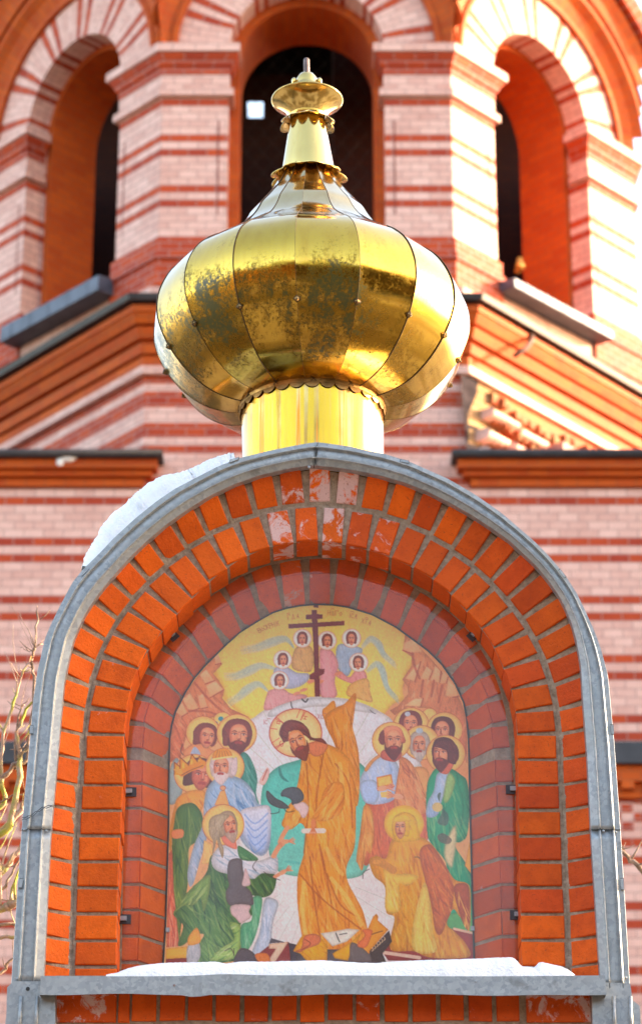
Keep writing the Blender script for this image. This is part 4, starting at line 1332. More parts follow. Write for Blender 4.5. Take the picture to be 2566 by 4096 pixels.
for g_ in range(16):
    mb = MB(); gore(mb, bel, g_, shift=rrd.uniform(-.0012, .0012))
    # slight irregular dents: tilt each sheet a hair
    go_ = mb.build("gore_panel", M_GOLD, dome)
    sm_ = MB()
    a = A0 + g_ * GA
    w_ = .0018 if g_ in (2, 3, 15, 13) else .0006
    for (prf, nm) in ((bel, 0),):
        pts = [Vector((x + (r + .001) * math.sin(a) - base_pt.x, -(r + .001) * math.cos(a), z - base_pt.z)) for r, z, x in prf]
        sm_.tube(pts, w_, 5)
    sm_.build("seam", M_SEAM, go_)
    # pyramid rivet on the seam
    r, z, x = bel[int(len(bel) * .40)]
    r2, z2, x2 = bel[int(len(bel) * .40) + 1]
    c = Vector((x + r * math.sin(a) - base_pt.x, -r * math.cos(a), z - base_pt.z))
    tv = Vector(((r2 - r) * math.sin(a), -(r2 - r) * math.cos(a), z2 - z)).normalized()
    tu = Vector((math.cos(a), math.sin(a), 0))
    nn_ = tu.cross(tv).normalized()
    if nn_.dot(Vector((math.sin(a), -math.cos(a), 0))) < 0: nn_ = -nn_
    s_ = .0098
    rb = MB()
    q = [c + (tu + tv * 0) * s_ * 1.1, c + tv * s_, c - tu * s_ * 1.1, c - tv * s_]
    q = [p + nn_ * .003 for p in q]; ap = c + nn_ * .011
    rb.idx(q + [ap] + [p - nn_ * .006 for p in q], [(0, 1, 4), (1, 2, 4), (2, 3, 4), (3, 0, 4)] + [(i, (i + 1) % 4, 5 + (i + 1) % 4, 5 + i) for i in range(4)])
    rb.build("rivet", M_BRONZE, go_)
    rl = MB()
    for i in range(4): rl.tube([q[i] + nn_ * .0006, ap + nn_ * .0006], .0011, 4)
    for i in range(4): rl.tube([q[i], q[(i + 1) % 4]], .0014, 4)
    rl.build("rivet_edge", M_SEAM, go_)
    mb = MB(); gore(mb, fla, g_, .004, shift=rrd.uniform(-.0008, .0008)); fl_ = mb.build("flare_panel", M_FLARE, dome)
    sm_ = MB()
    pts = [Vector((x + (r + .0006) * math.sin(a) - base_pt.x, -(r + .0006) * math.cos(a), z - base_pt.z)) for r, z, x in fla]
    sm_.tube(pts, .0012 if g_ in (1, 2, 14, 15) else .0004, 5); sm_.build("seam", M_SEAM, fl_)
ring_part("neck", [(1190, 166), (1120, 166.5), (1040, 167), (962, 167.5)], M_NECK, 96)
# toothed band under the belly
tb = MB()
r0, z0, x0 = rg(974, 169); r1, z1, x1 = rg(957, 172)
lathe(tb, [(r0, z0, x0), (r0 + .004, z0, x0), (r1 + .004, z1, x1), (r1, z1, x1)], 64, smooth=False)
for i in range(48):
    a = 2 * math.pi * i / 48; da = .045
    if i % 9 == 4: continue
    h = rrd.uniform(.011, .017); o_ = rrd.uniform(.014, .024)
    def c_(an, r, z): return (x1 + r * math.sin(an) - base_pt.x, -r * math.cos(an), z - base_pt.z)
    q = [c_(a - da, r1 + .004, z1), c_(a + da, r1 + .004, z1), c_(a + da * .6, r1 + o_, z1 + h * .4), c_(a - da * .6, r1 + o_, z1 + h * .4)]
    tb.face(q)
    tb.face([(p[0], p[1], p[2] - .0015) for p in q])
tb.build("toothed_band", M_BRONZE, dome)
sk_ = MB()
for i in range(30):
    a = 2 * math.pi * i / 30; da = math.pi / 30
    pts = []
    for k in range(9):
        t = k / 8; an = a - da + 2 * da * t
        pts.append((an, math.sin(math.pi * t) ** .6))
    for (a_, s1), (b_, s2) in zip(pts[:-1], pts[1:]):
        f = lambda an, s: (x0 + (r0 + .0025) * math.sin(an) - base_pt.x, -(r0 + .0025) * math.cos(an), z0 - base_pt.z - .015 * s)
        sk_.face([f(a_, -.1), f(b_, -.1), f(b_, s2), f(a_, s1)])
sk_.build("scalloped_skirt", M_BRONZE, dome)
for i in range(12):
    a = 2 * math.pi * i / 12 + .02
    ch = MB()
    for (u1, v1, u2, v2) in ((-1, -1, 1, 1), (-1, 1, 1, -1)):
        f = lambda u, v: Vector((x0 + (r0 + .0065) * math.sin(a + u * .035) - base_pt.x, -(r0 + .0065) * math.cos(a + u * .035), z0 - base_pt.z + .010 + v * .008))
        ch.tube([f(u1, v1), f(u2, v2)], .0012, 4)
    ch.build("rivet", M_SEAM, dome)
def petals(name, yc0, hw0, yc1, hw1, n, a0, mat, power=.5, mn=.35):
    mb = MB()
    ra, za, xa_ = rg(yc0, hw0); rb_, zb_, xb_ = rg(yc1, hw1)
    N_ = n * 12
    pr = []
    for i in range(N_ + 1):
        a = 2 * math.pi * i / N_
        s = mn + (1 - mn) * abs(math.sin(n * (a + a0) / 2)) ** power
        col = []
        for t in (0, .35, .7, 1.0):
            k = t * s
            r = lerp(ra, rb_, k ** 1.3); z = lerp(za, zb_, k)
            col.append((lerp(xa_, xb_, k) + r * math.sin(a) - base_pt.x, -r * math.cos(a), z - base_pt.z))
        pr.append(col)
    for c0, c1 in zip(pr[:-1], pr[1:]):
        for k in range(3): mb.face([c0[k], c1[k], c1[k + 1], c0[k + 1]], smooth=True)
        mb.face([c0[3], c1[3], (c1[3][0], c1[3][1], c1[3][2] + .0015), (c0[3][0], c0[3][1], c0[3][2] + .0015)])
    return mb.build(name, mat, dome, weld=True)
ring_part("spire_cone", [(415, 63), (409, 63), (380, 58), (340, 51), (300, 44), (286, 42)], M_GOLDC, 48)
petals("petal_collar", 411, 62, 426, 92, 9, 0.2, M_GOLDC, .6, .45)
petals("petal_collar", 275, 43, 298, 67, 8, -.05, M_FLARE, .6, .5)
ring_part("flared_cup", [(285, 38), (270, 45), (258, 55), (247, 68), (240, 80), (238.5, 84), (236.5, 84.5), (236.5, 81), (245, 62), (250, 30)], M_GOLDC, 64)
ring_part("finial_ball", [(232, 24), (222, 34), (207, 35), (203, 27), (198, 26), (188, 25), (178, 18), (172, 8)], M_GOLDC, 48)
for s in (-1, 1):
    mb = MB()
    r_, z_, x_ = rg(195, 30)
    blob(mb, (x_ + s * r_ - base_pt.x, -.005, z_ - base_pt.z), .0085, .014, .013, 5, 12, 8)
    mb.build("finial_lobe", M_GOLDC, dome)
mb = MB(); lathe(mb, [rg(*q) for q in ((178, 7.2), (160, 7.2), (141, 7.0), (138.5, 5), (138, .5))], 16)
mb.build("finial_rod", M_ROD, dome)

# ------------------------------------------------------------------ bare tree at the left and a twig at the right
tree = empty("bare_tree", "bare leafless tree with moss-covered branches behind the left edge of the shrine", "tree")
YTREE = 8.7
def T3(x, y): return P(x / 1.557, 2350 + y / 1.557, YTREE)
def branch(name, pts, w0, w1, mat, yj=.0, f=T3, parent=None, sub=3):
    q = [f(x, y) for x, y in pts]
    qq = [tuple(p) for p in q]; s = spl(qq, sub); n = len(s)
    s = [(p[0] + rrd.uniform(-.004, .004), p[1] + yj + rrd.uniform(-.01, .01), p[2] + rrd.uniform(-.003, .003)) for p in s]
    mb = MB(); mb.tube(s, [lerp(w0, w1, i / (n - 1)) * rrd.uniform(.88, 1.15) for i in range(n)], 7)
    for k in range(n // 3):
        i = rrd.randrange(1, n - 1); c = Vector(s[i])
        d = Vector((rrd.uniform(-1, 1), rrd.uniform(-.5, .5), rrd.uniform(-.2, 1))).normalized() * rrd.uniform(.015, .075)
        mb.tube([c, c + d * .6, c + d + Vector((0, 0, .008))], [lerp(w0, w1, i / (n - 1)) * .45, .0016, .0009], 5)
    for k in range(n // 6):
        i = rrd.randrange(1, n - 1); c = Vector(s[i]); up_ = Vector((rrd.uniform(-.5, .7), rrd.uniform(-.3, .3), 1)).normalized()
        pts2 = [c]; L_ = rrd.uniform(.03, .06)
        for j in range(4): up_ = (up_ + Vector((rrd.uniform(-.35, .35), 0, rrd.uniform(-.1, .2)))).normalized(); pts2.append(pts2[-1] + up_ * L_)
        w_ = lerp(w0, w1, i / (n - 1)) * .5
        mb.tube(pts2, [w_, w_ * .8, w_ * .55, w_ * .4, .0008], 6)
    return mb.build(name, mat, parent or tree)
tx = -.0
tr_pts = [(-330, 5200), (-300, 4000), (-260, 3000), (-230, 2400), (-200, 1900), (-170, 1500), (-150, 1100)]
branch("trunk", [(-420, 9500)] + tr_pts, .09, .05, M_MOSSBARK, sub=5)
for pts, a, b, mt in (
    ([(-200, 1900), (-90, 1600), (50, 1500), (110, 1250), (130, 1060), (120, 1030), (110, 900), (150, 790), (195, 715)], .022, .006, M_MOSSBARK),
    ([(-170, 1500), (-60, 1400), (30, 1340), (5, 1180), (18, 1000), (40, 850), (90, 720), (130, 570), (188, 470)], .015, .005, M_MOSSBARK),
    ([(-150, 1250), (0, 1200), (90, 1110), (165, 1060), (200, 820), (215, 600), (198, 500), (200, 420), (222, 370), (230, 250), (236, 118)], .014, .004, M_BARK),
    ([(-230, 1650), (0, 1520), (130, 1390), (158, 1340), (260, 1290)], .018, .012, M_MOSSBARK),
    ([(-230, 1950), (0, 1790), (60, 1710), (130, 1620), (200, 1570)], .018, .012, M_MOSSBARK),
    ([(-250, 2050), (0, 1900), (70, 1790), (140, 1650)], .010, .006, M_BARK),
    ([(-280, 2080), (0, 2010), (50, 1985), (130, 1950), (250, 1900)], .026, .020, M_MOSSBARK),
    ([(60, 1990), (82, 1880), (130, 1790), (200, 1720)], .010, .006, M_MOSSBARK),
    ([(-290, 2200), (0, 2112), (100, 2098), (200, 2110)], .010, .007, M_BARK),
    ([(-290, 2260), (0, 2182), (100, 2184), (200, 2170)], .011, .008, M_MOSSBARK),
    ([(-300, 2560), (0, 2400), (55, 2330), (130, 2280)], .010, .005, M_BARK),
    ([(90, 1130), (100, 900), (125, 760), (158, 728)], .008, .003, M_BARK),
    ([(132, 375), (170, 392), (205, 388), (262, 352)], .0015, .003, M_BARK),
    ([(-120, 1320), (0, 1340), (80, 1290), (180, 1285)], .006, .003, M_BARK)):
    branch("branch", pts, a * .62, b * .6, mt)
tw = empty("slender_tree", "slender bare tree at the right edge with one thin twig crossing the striped wall", "tree")
def T4(x, y): return P(x, y, 9.3)
branch("trunk", [(2900, 9000), (2850, 6000), (2800, 4500), (2780, 3600), (2760, 3000)], .06, .02, M_BARK, f=T4, parent=tw)
branch("branch", [(2790, 3800), (2680, 3600), (2566, 3478), (2520, 3440), (2486, 3410), (2470, 3395)], .012, .005, M_BARK, f=T4, parent=tw)
# ------------------------------------------------------------------ the painted icon
# pigment is laid down stroke by stroke on a fine grid of the panel's surface
IX0, IX1, IY0, IY1 = 640.0, 1905.0, 2405.0, 3935.0
STEP = 1.25
NWX, NHY = int((IX1 - IX0) / STEP), int((IY1 - IY0) / STEP)
IMG = np.zeros((NHY, NWX, 3), dtype=np.float32)
prng = np.random.RandomState(3)
FR_ = {'S': (0, 0, 1.0), 'A': (640, 2380, 2.16), 'B': (1200, 2380, 2.1), 'C': (640, 3100, 2.16), 'D': (1200, 3100, 2.1), 'E': (0, 0, 1 / K)}
def fx(fr, pts):
    ox, oy, s = FR_[fr]
    return np.array([(ox + x / s, oy + y / s) for x, y in pts], dtype=np.float64)
def smooth_c(p, n=6):
    P_ = np.vstack([p[-1:], p, p[:2]]); out = []
    for i in range(1, len(P_) - 2):
        p0, p1, p2, p3 = P_[i - 1], P_[i], P_[i + 1], P_[i + 2]
        for k in range(n):
            t = k / n
            out.append(.5 * ((2 * p1) + (-p0 + p2) * t + (2 * p0 - 5 * p1 + 4 * p2 - p3) * t * t + (-p0 + 3 * p1 - 3 * p2 + p3) * t ** 3))
    return np.array(out)
def smooth_o(p, n=5):
    return np.array(spl([tuple(q) for q in p], n))
def bbox(p, pad):
    x0 = max(int((p[:, 0].min() - pad - IX0) / STEP), 0); x1 = min(int((p[:, 0].max() + pad - IX0) / STEP) + 2, NWX)
    y0 = max(int((p[:, 1].min() - pad - IY0) / STEP), 0); y1 = min(int((p[:, 1].max() + pad - IY0) / STEP) + 2, NHY)
    return x0, x1, y0, y1
def grid(b):
    x0, x1, y0, y1 = b
    return np.meshgrid(IX0 + (np.arange(x0, x1) + .5) * STEP, IY0 + (np.arange(y0, y1) + .5) * STEP)
def inside(p, X, Y):
    m = np.zeros(X.shape, dtype=bool); n = len(p)
    for i in range(n):
        x1, y1 = p[i]; x2, y2 = p[(i + 1) % n]
        if y1 == y2: continue
        c = ((y1 > Y) != (y2 > Y)) & (X < (x2 - x1) * (Y - y1) / (y2 - y1) + x1)
        m ^= c
    return m
def col3(c): return np.array(c, dtype=np.float32) / 255.0
def blend(b, a, c):
    x0, x1, y0, y1 = b
    s = IMG[y0:y1, x0:x1]
    s += (np.asarray(c, dtype=np.float32) - s) * a[..., None]
def fill(fr, pts, c, c2=None, axis=1, sm=True, alpha=1.0, soft=0, rim=True):
    p = fx(fr, pts)
    if sm: p = smooth_c(p)
    b = bbox(p, 2 + soft * 3)
    if b[1] <= b[0] or b[3] <= b[2]: return None
    X, Y = grid(b); m = inside(p, X, Y).astype(np.float32)
    if soft:
        k = max(int(soft / STEP), 1)
        for _ in range(2):
            for ax in (0, 1):
                acc = np.zeros_like(m)
                for d in range(-k, k + 1): acc += np.roll(m, d, ax)
                m = acc / (2 * k + 1)
    cc = col3(c)
    if c2 is not None:
        lo, hi = (p[:, axis].min(), p[:, axis].max())
        t = (((Y if axis else X) - lo) / (hi - lo + 1e-6)).clip(0, 1)[..., None].astype(np.float32)
        cc = cc * (1 - t) + col3(c2) * t
    if rim and m.sum() > 900 and alpha > .9:
        k = int(min(max(m.sum() ** .5 / 12, 2), 12)); bl = m.copy()
        for _ in range(2):
            for ax in (0, 1):
                acc = np.zeros_like(bl)
                for d_ in range(-k, k + 1): acc += np.roll(bl, d_, ax)
                bl = acc / (2 * k + 1)
        sh_ = ((bl - .55) / .45).clip(0, 1)[..., None]
        cc = cc * (.88 + .16 * sh_) * np.array([1, .96, .92]) ** (1 - sh_)
        cc = np.minimum(cc, 1.0)
    blend(b, m * alpha, cc)
    return (b, m)
def stroke(fr, pts, w, c, alpha=1.0, sm=True, mask=None, taper=False):
    p = fx(fr, pts)
    if sm and len(p) > 2: p = smooth_o(p, 4)
    b = bbox(p, w + 2)
    if mask is not None:
        mb_ = mask[0]; b = (max(b[0], mb_[0]), min(b[1], mb_[1]), max(b[2], mb_[2]), min(b[3], mb_[3]))
    if b[1] <= b[0] or b[3] <= b[2]: return
    X, Y = grid(b); a = np.zeros(X.shape, dtype=np.float32)
    n = len(p) - 1
    for i in range(n):
        ax, ay = p[i]; bx_, by_ = p[i + 1]; dx, dy = bx_ - ax, by_ - ay; l2 = dx * dx + dy * dy + 1e-9
        t = (((X - ax) * dx + (Y - ay) * dy) / l2).clip(0, 1)
        d = np.hypot(X - ax - t * dx, Y - ay - t * dy)
        ww = w / 2 * ((1 - abs(2 * (i + .5) / n - 1) * .8) if taper else 1.0)
        a = np.maximum(a, ((ww - d) / STEP + .5).clip(0, 1))
    a *= alpha
    if mask is not None:
        (mx0, mx1, my0, my1), m = mask
        a *= m[b[2] - my0:b[3] - my0, b[0] - mx0:b[1] - mx0]
    blend(b, a, col3(c))
def ell(fr, cx, cy, rx, ry, c, rot=0, line=None, lw=2.0, c2=None, alpha=1.0, soft=0):
    pts = [(cx + rx * math.cos(t) * math.cos(rot) - ry * math.sin(t) * math.sin(rot), cy + rx * math.cos(t) * math.sin(rot) + ry * math.sin(t) * math.cos(rot)) for t in np.linspace(0, 2 * math.pi, 36)[:-1]]
    m = None
    if c is not None: m = fill(fr, pts, c, c2, sm=False, alpha=alpha, soft=soft)
    if line is not None: stroke(fr, pts + pts[:1], lw, line, sm=False)
    return m
def folds(mask, p_ang, light, dark, n, ln=90, w=(3, 8), curve=.5, alpha=.5, seed=1):
    if mask is None: return
    b, m = mask; ys, xs2 = np.nonzero(m > .5)
    if len(ys) == 0: return
    rs = np.random.RandomState(seed)
    for i in range(n):
        k = rs.randint(len(ys))
        x = IX0 + (b[0] + xs2[k]) * STEP; y = IY0 + (b[2] + ys[k]) * STEP
        an = p_ang + rs.uniform(-.28, .28); cu = rs.uniform(-curve, curve); L = ln * rs.uniform(.4, 1.2)
        pts = []
        for j in range(6):
            pts.append((x, y)); x += math.cos(an) * L / 5; y += math.sin(an) * L / 5; an += cu / 5
        stroke('S', pts, rs.uniform(*w), light if i % 2 else dark, alpha * rs.uniform(.5, 1), mask=mask, taper=True)
def shade_edge(mask, c, alpha=.5, px=10, side=1):
    b, m = mask; k = int(px / STEP)
    sh = np.roll(m, side * k, 1) if True else m
    a = (m * (1 - sh)).clip(0, 1)
    for _ in range(2):
        a = (np.roll(a, 2, 1) + a + np.roll(a, -2, 1)) / 3 * 1.0
    blend(b, a * m * alpha, col3(c))

SKIN, SKD, HAIRB = (236, 158, 110), (186, 96, 66), (128, 58, 46)
# --- ground colours
IMG[:] = col3((232, 176, 112))
fill('E', [(380, 1400), (1130, 1400), (1130, 1720), (380, 1720)], (246, 208, 104), (252, 216, 96), sm=False)
fill('B', [(860, 1720), (700, 960), (900, 700), (880, 330), (1500, 200), (1500, 1720)], (232, 170, 104), (222, 150, 90), sm=False)
# cloud-shaped yellow sky
fill('E', [(742, 1405), (860, 1425), (950, 1490), (985, 1545), (962, 1580), (948, 1622), (950, 1650), (925, 1660), (885, 1700), (820, 1710), (640, 1715), (585, 1695), (530, 1650), (525, 1625), (508, 1595), (500, 1560), (520, 1510), (600, 1440), (680, 1410)], (250, 212, 108), (250, 214, 88))
# rocks
RK, RKD, RKL = (224, 158, 92), (178, 92, 56), (246, 200, 140)
rkl = fill('A', [(500, 500), (535, 600), (462, 680), (510, 740), (556, 820), (540, 890), (610, 980), (770, 1055), (600, 1040), (450, 1060), (250, 1130), (180, 1400), (80, 1450), (80, 1250), (130, 1000), (220, 840), (330, 690), (400, 610)], RK, (205, 120, 74), sm=False)
folds(rkl, 1.1, RKL, RKD, 60, 60, (5, 12), .4, .5, 4)
for q in ([(470, 520), (500, 500), (530, 590), (480, 600)], [(340, 690), (400, 640), (470, 740), (390, 770)], [(395, 780), (480, 740), (550, 820), (430, 890)], [(190, 900), (260, 840), (340, 980), (250, 1010)], [(130, 1010), (190, 920), (240, 1020), (190, 1050)], [(330, 880), (370, 850), (410, 970), (350, 985)]):
    fill('A', q, RKL, (236, 176, 112), sm=False)
    stroke('A', [q[3], q[2]], 5, RKD, .8)
for q in ([(100, 1080), (160, 1200), (210, 1360)], [(300, 760), (420, 900), (560, 1020)], [(250, 1000), (420, 1010), (520, 1050)]): stroke('A', q, 9, RKD, .7)
rkr = fill('B', [(880, 330), (1000, 440), (1120, 560), (1260, 740), (1350, 900), (1400, 1050), (1400, 1420), (1300, 1200), (1060, 950), (900, 940), (790, 1010), (750, 970), (820, 930), (905, 830), (900, 770), (855, 710), (930, 600), (935, 520), (858, 465)], RK, (204, 122, 78), sm=False)
folds(rkr, 1.7, RKL, RKD, 60, 60, (5, 12), .4, .5, 5)
for q in ([(870, 400), (960, 360), (1030, 480), (930, 490), (858, 465)], [(1010, 700), (1060, 600), (1110, 640), (1080, 710)], [(1090, 720), (1130, 590), (1180, 640), (1170, 740)], [(1170, 740), (1200, 640), (1240, 690), (1225, 740)], [(1215, 850), (1240, 700), (1300, 770), (1330, 850), (1280, 860)], [(880, 700), (960, 600), (1010, 560), (960, 730)], [(870, 930), (960, 870), (1030, 870), (1010, 940)]):
    fill('B', q, RKL, (240, 182, 118), sm=False); stroke('B', [q[-1], q[-2]], 5, RKD, .8)
for q in ([(940, 490), (960, 600), (1000, 700)], [(1030, 720), (1010, 850)], [(1120, 720), (1100, 850)], [(1190, 760), (1160, 900)]): stroke('B', q, 10, RKD, .75)
# pale mandorla and its turquoise heart
WH = (214, 224, 216)
wm = fill('E', [(560, 1740), (600, 1690), (660, 1655), (745, 1642), (830, 1650), (900, 1680), (935, 1715), (1010, 1850), (1010, 2050), (950, 2270), (600, 2270), (560, 2050)], (222, 228, 222), (228, 216, 196))
for i in range(-7, 8):
    a = i * .17
    stroke('E', [(745 + 120 * math.sin(a), 1900 - 120 * math.cos(a)), (745 + 300 * math.sin(a), 1900 - 300 * math.cos(a))], 2.0, (176, 190, 150), .7, mask=wm)
    stroke('E', [(745 + 100 * math.sin(a), 2050 + 110 * math.cos(a)), (745 + 250 * math.sin(a), 2050 + 260 * math.cos(a))], 2.0, (176, 186, 160), .7, mask=wm)
TQ, TQ2 = (84, 190, 166), (120, 206, 178)
tq = fill('E', [(700, 1792), (740, 1782), (800, 1785), (850, 1800), (880, 1850), (890, 1950), (868, 2040), (830, 2070), (720, 2068), (650, 2050), (630, 1990), (615, 1920), (620, 1850), (650, 1810)], TQ, TQ2)
folds(tq, .3, (120, 210, 190), (52, 160, 146), 30, 80, (8, 20), .4, .25, 6)
# crisp lettering
LET = {
 'V': [[(0, 0), (0, 1)], [(0, 0), (.5, .05), (.5, .42), (0, .48)], [(0, .48), (.6, .55), (.55, .97), (0, 1)]],
 'O': [[(.3, .25), (.02, .6), (.3, 1), (.58, .6), (.3, .25)]],
 'S': [[(.55, .2), (.2, .05), (.02, .5), (.2, .95), (.55, .85)]],
 'K': [[(0, 0), (0, 1)], [(.5, 0), (.02, .5), (.5, 1)]],
 'R': [[(0, 1), (0, 0), (.5, .05), (.5, .45), (0, .5)]],
 'N': [[(0, 0), (0, 1)], [(.5, 0), (.5, 1)], [(0, .5), (.5, .5)]],
 'I': [[(.2, 0), (.2, 1)]],
 'E': [[(.5, .05), (.15, .15), (.02, .5), (.15, .88), (.5, .97)], [(.05, .5), (.4, .5)]],
 'G': [[(0, 1), (0, 0), (.5, 0), (.5, .15)]],
 'D': [[(0, 1), (.25, 0), (.5, 1)], [(-.05, 1), (.6, 1)]],
 'A': [[(.1, 1), (.35, 0), (.5, 1)], [(.12, .6), (.45, .6)]],
 'W': [[(0, .1), (0, 1), (.6, 1), (.6, .1)], [(.3, .2), (.3, 1)]],
 'X': [[(0, 0), (.5, 1)], [(.5, 0), (0, 1)]],
 'T': [[(0, 0), (.5, 0)], [(.25, 0), (.25, 1)]],
 '~': [[(-.2, -.25), (.2, -.38), (.5, -.25)]],
}
def text(fr, s, x, y, h, ang, c, lw=2.0, kern=.78, bend=0.0, al=.8):
    for ch in s:
        if ch == ' ': x += math.cos(ang) * h * .5; y += math.sin(ang) * h * .5; continue
        for st__ in LET[ch]:
            pts = []
            for (u, v) in st__:
                du, dv = u * h, v * h
                pts.append((x + du * math.cos(ang) - dv * math.sin(ang), y + du * math.sin(ang) + dv * math.cos(ang)))
            stroke(fr, pts, lw, c, al, sm=False)
        if ch != '~':
            k = .42 if ch == 'I' else kern
            x += math.cos(ang) * h * k; y += math.sin(ang) * h * k; ang += bend
BR = (176, 122, 58)
text('A', 'VOSKRNIE', 838, 292, 40, -.47, BR, 2.4, .68, .035)
text('A', '~GDA', 1100, 172, 40, -.12, BR, 2.4, .95, .02)
text('B', 'N~WGO', 232, 128, 40, .02, BR, 2.4, .82, .03)
text('B', 'I~SA', 412, 150, 40, .12, BR, 2.4, .75, .03)
text('B', 'X~TA', 520, 195, 40, .24, BR, 2.4, .75, .03)

# --- angels
def angel(fr, cx, cy, r, face_dx, robe, wings, robe_pts, light, dark):
    for wpts in wings:
        for k in range(5):
            off = (k - 2) * 15
            stroke(fr, [(x + (k - 2) * 3, y + off * (.4 + .6 * i / max(len(wpts) - 1, 1))) for i, (x, y) in enumerate(wpts)], 34 - abs(k - 2) * 6, ((150, 196, 200), (176, 210, 196), (132, 180, 196), (190, 214, 190), (160, 200, 205))[k], .30, taper=True)
    m = fill(fr, robe_pts, robe)
    folds(m, 1.4, light, dark, 26, 45, (3, 6), .6, .5, int(cx))
    ell(fr, cx, cy, r, r, (246, 238, 220), line=(214, 150, 110), lw=1.6)
    head(fr, cx + face_dx * 6, cy + 6, r * .48, r * .62, face_dx * .5, (120, 58, 44), None)
def head(fr, cx, cy, rx, ry, yaw, hair, beard, skin=SKIN, tilt=0.0, fullhair=True, prof=False, bald=False):
    """yaw -1..1: face turned to the left or right; tilt in radians"""
    ct, stt = math.cos(tilt), math.sin(tilt)
    def L(u, v): return (cx + (u * rx) * ct - (v * ry) * stt, cy + (u * rx) * stt + (v * ry) * ct)
    hm = fill(fr, [L(-1.15 - .1 * yaw, .2), (L(-1.2 - .1 * yaw, -.4)), L(-.8, -1.1), L(0, -1.32), L(.8, -1.1), L(1.2 - .1 * yaw, -.4), L(1.15 - .1 * yaw, .3), L(.9 - .3 * yaw, .85), L(0, .6), L(-.9 - .3 * yaw, .85)], hair) if (fullhair and not bald) else None
    if bald: fill(fr, [L(-1.15, .1), L(-1.15, -.5), L(-.7, -1.05), L(0, -1.2), L(.7, -1.0), L(1.05, -.4), L(1.0, .2)], skin, (190, 100, 68))
    if bald: fill(fr, [L(-1.2, .15), L(-1.22, -.5), L(-.85, -.85), L(-.72, -.2), L(-.8, .3)], hair)
    if hm is not None: folds(hm, 1.2, tuple(min(255, int(c * 1.5)) for c in hair), tuple(int(c * .7) for c in hair), 14, rx * .5, (1.5, 3), 1.2, .5, int(cx + cy))
    f = [(-.72, -.55), (-.3, -.85), (.35, -.85), (.75, -.5), (.82, .0), (.7, .5), (.35, .95), (0, 1.08), (-.35, .95), (-.7, .5), (-.82, 0)]
    o = yaw * .22
    fm = fill(fr, [L(u * .86 + o, v) for u, v in f], skin, tuple(int(c * .86) for c in skin))
    if fm is None: return
    # modelling of the cheek away from the light
    fill(fr, [L(u * .86 + o, v) for u, v in ((-.8, -.5), (-.6, -.2), (-.55, .4), (-.2, 1.0), (-.5, .8), (-.85, .3))], SKD, alpha=.5)
    fill(fr, [L(u * .86 + o, v) for u, v in ((-.45, -.6), (.4, -.6), (.3, -.35), (-.3, -.35))], (244, 178, 128), alpha=.6)
    fill(fr, [L(u * .86 + o * 1.4, v) for u, v in ((.2, .05), (.5, .1), (.45, .4), (.2, .3))], (244, 176, 126), alpha=.6)
    e = o * 1.6
    for s in (-1, 1):
        ex = s * .36 + e
        stroke(fr, [L(ex - .22, -.28), L(ex, -.36), L(ex + .22, -.28)], ry * .055, (120, 62, 46), .8, taper=True)
        ell(fr, *L(ex, -.1), rx * .15, ry * .07, (240, 206, 172), rot=tilt, alpha=.8)
        ell(fr, *L(ex + yaw * .05, -.1), rx * .07, ry * .065, (84, 46, 38), rot=tilt)
        stroke(fr, [L(ex - .2, -.14), L(ex, -.21), L(ex + .2, -.13)], ry * .032, (110, 56, 44), .8)
    stroke(fr, [L(e + .02, -.25), L(e + .10 * (1 if yaw >= 0 else -1), .2), L(e - .03, .30)], ry * .07, (160, 80, 56), .85)
    stroke(fr, [L(e + .04, -.2), L(e + .06, .15)], ry * .05, (248, 196, 150), .7)
    if beard:
        bm = fill(fr, [L(-.78 + o, .1), (L(-.6 + o, .55)), L(-.25 + e, .38), L(.25 + e, .38), L(.6 + o, .5), L(.80 + o, .1), L(.78 + o, .7), L(.4 + o, 1.25), L(.05 + o, 1.55), L(-.4 + o, 1.25), L(-.8 + o, .7)], beard)
        folds(bm, 1.5 + tilt, tuple(min(255, int(c * 1.35)) for c in beard), tuple(int(c * .7) for c in beard), 12, ry * .4, (1.5, 3), .6, .5, int(cx))
    stroke(fr, [L(-.2 + e, .55), L(e, .52), L(.2 + e, .55)], ry * .10, (170, 66, 56), .95)

# wings and angels
angel('A', 1228, 375, 80, 0, (206, 168, 98), [[(1150, 450), (1085, 380), (960, 410), (840, 455), (700, 480)]],
      [(1180, 450), (1290, 440), (1330, 520), (1325, 600), (1290, 665), (1150, 640), (1140, 540)], (232, 200, 130), (176, 120, 70))
angel('A', 1058, 558, 80, .5, (176, 186, 200), [[(1000, 640), (880, 610), (780, 650), (660, 700), (560, 705)]],
      [(1010, 620), (1100, 625), (1180, 670), (1280, 680), (1275, 740), (1180, 800), (1060, 800), (980, 680)], (214, 220, 224), (130, 150, 180))
angel('A', 1030, 738, 80, .5, (220, 160, 150), [[(930, 830), (850, 770), (750, 820), (680, 880), (590, 935)]],
      [(950, 820), (1060, 810), (1130, 850), (1250, 860), (1260, 890), (1130, 930), (960, 990), (895, 985), (915, 880)], (238, 196, 180), (190, 120, 116))
angel('B', 430, 363, 80, 0, (160, 190, 205), [[(520, 440), (590, 370), (660, 420), (700, 500), (800, 590)]],
      [(310, 430), (370, 410), (500, 440), (520, 480), (460, 560), (400, 680), (330, 640), (300, 540)], (200, 216, 214), (120, 160, 190))
angel('B', 225, 383, 80, .3, (226, 164, 160), [],
      [(170, 450), (250, 460), (295, 510), (320, 600), (290, 720), (305, 850), (175, 855), (165, 640), (160, 520)], (244, 200, 196), (196, 116, 124))
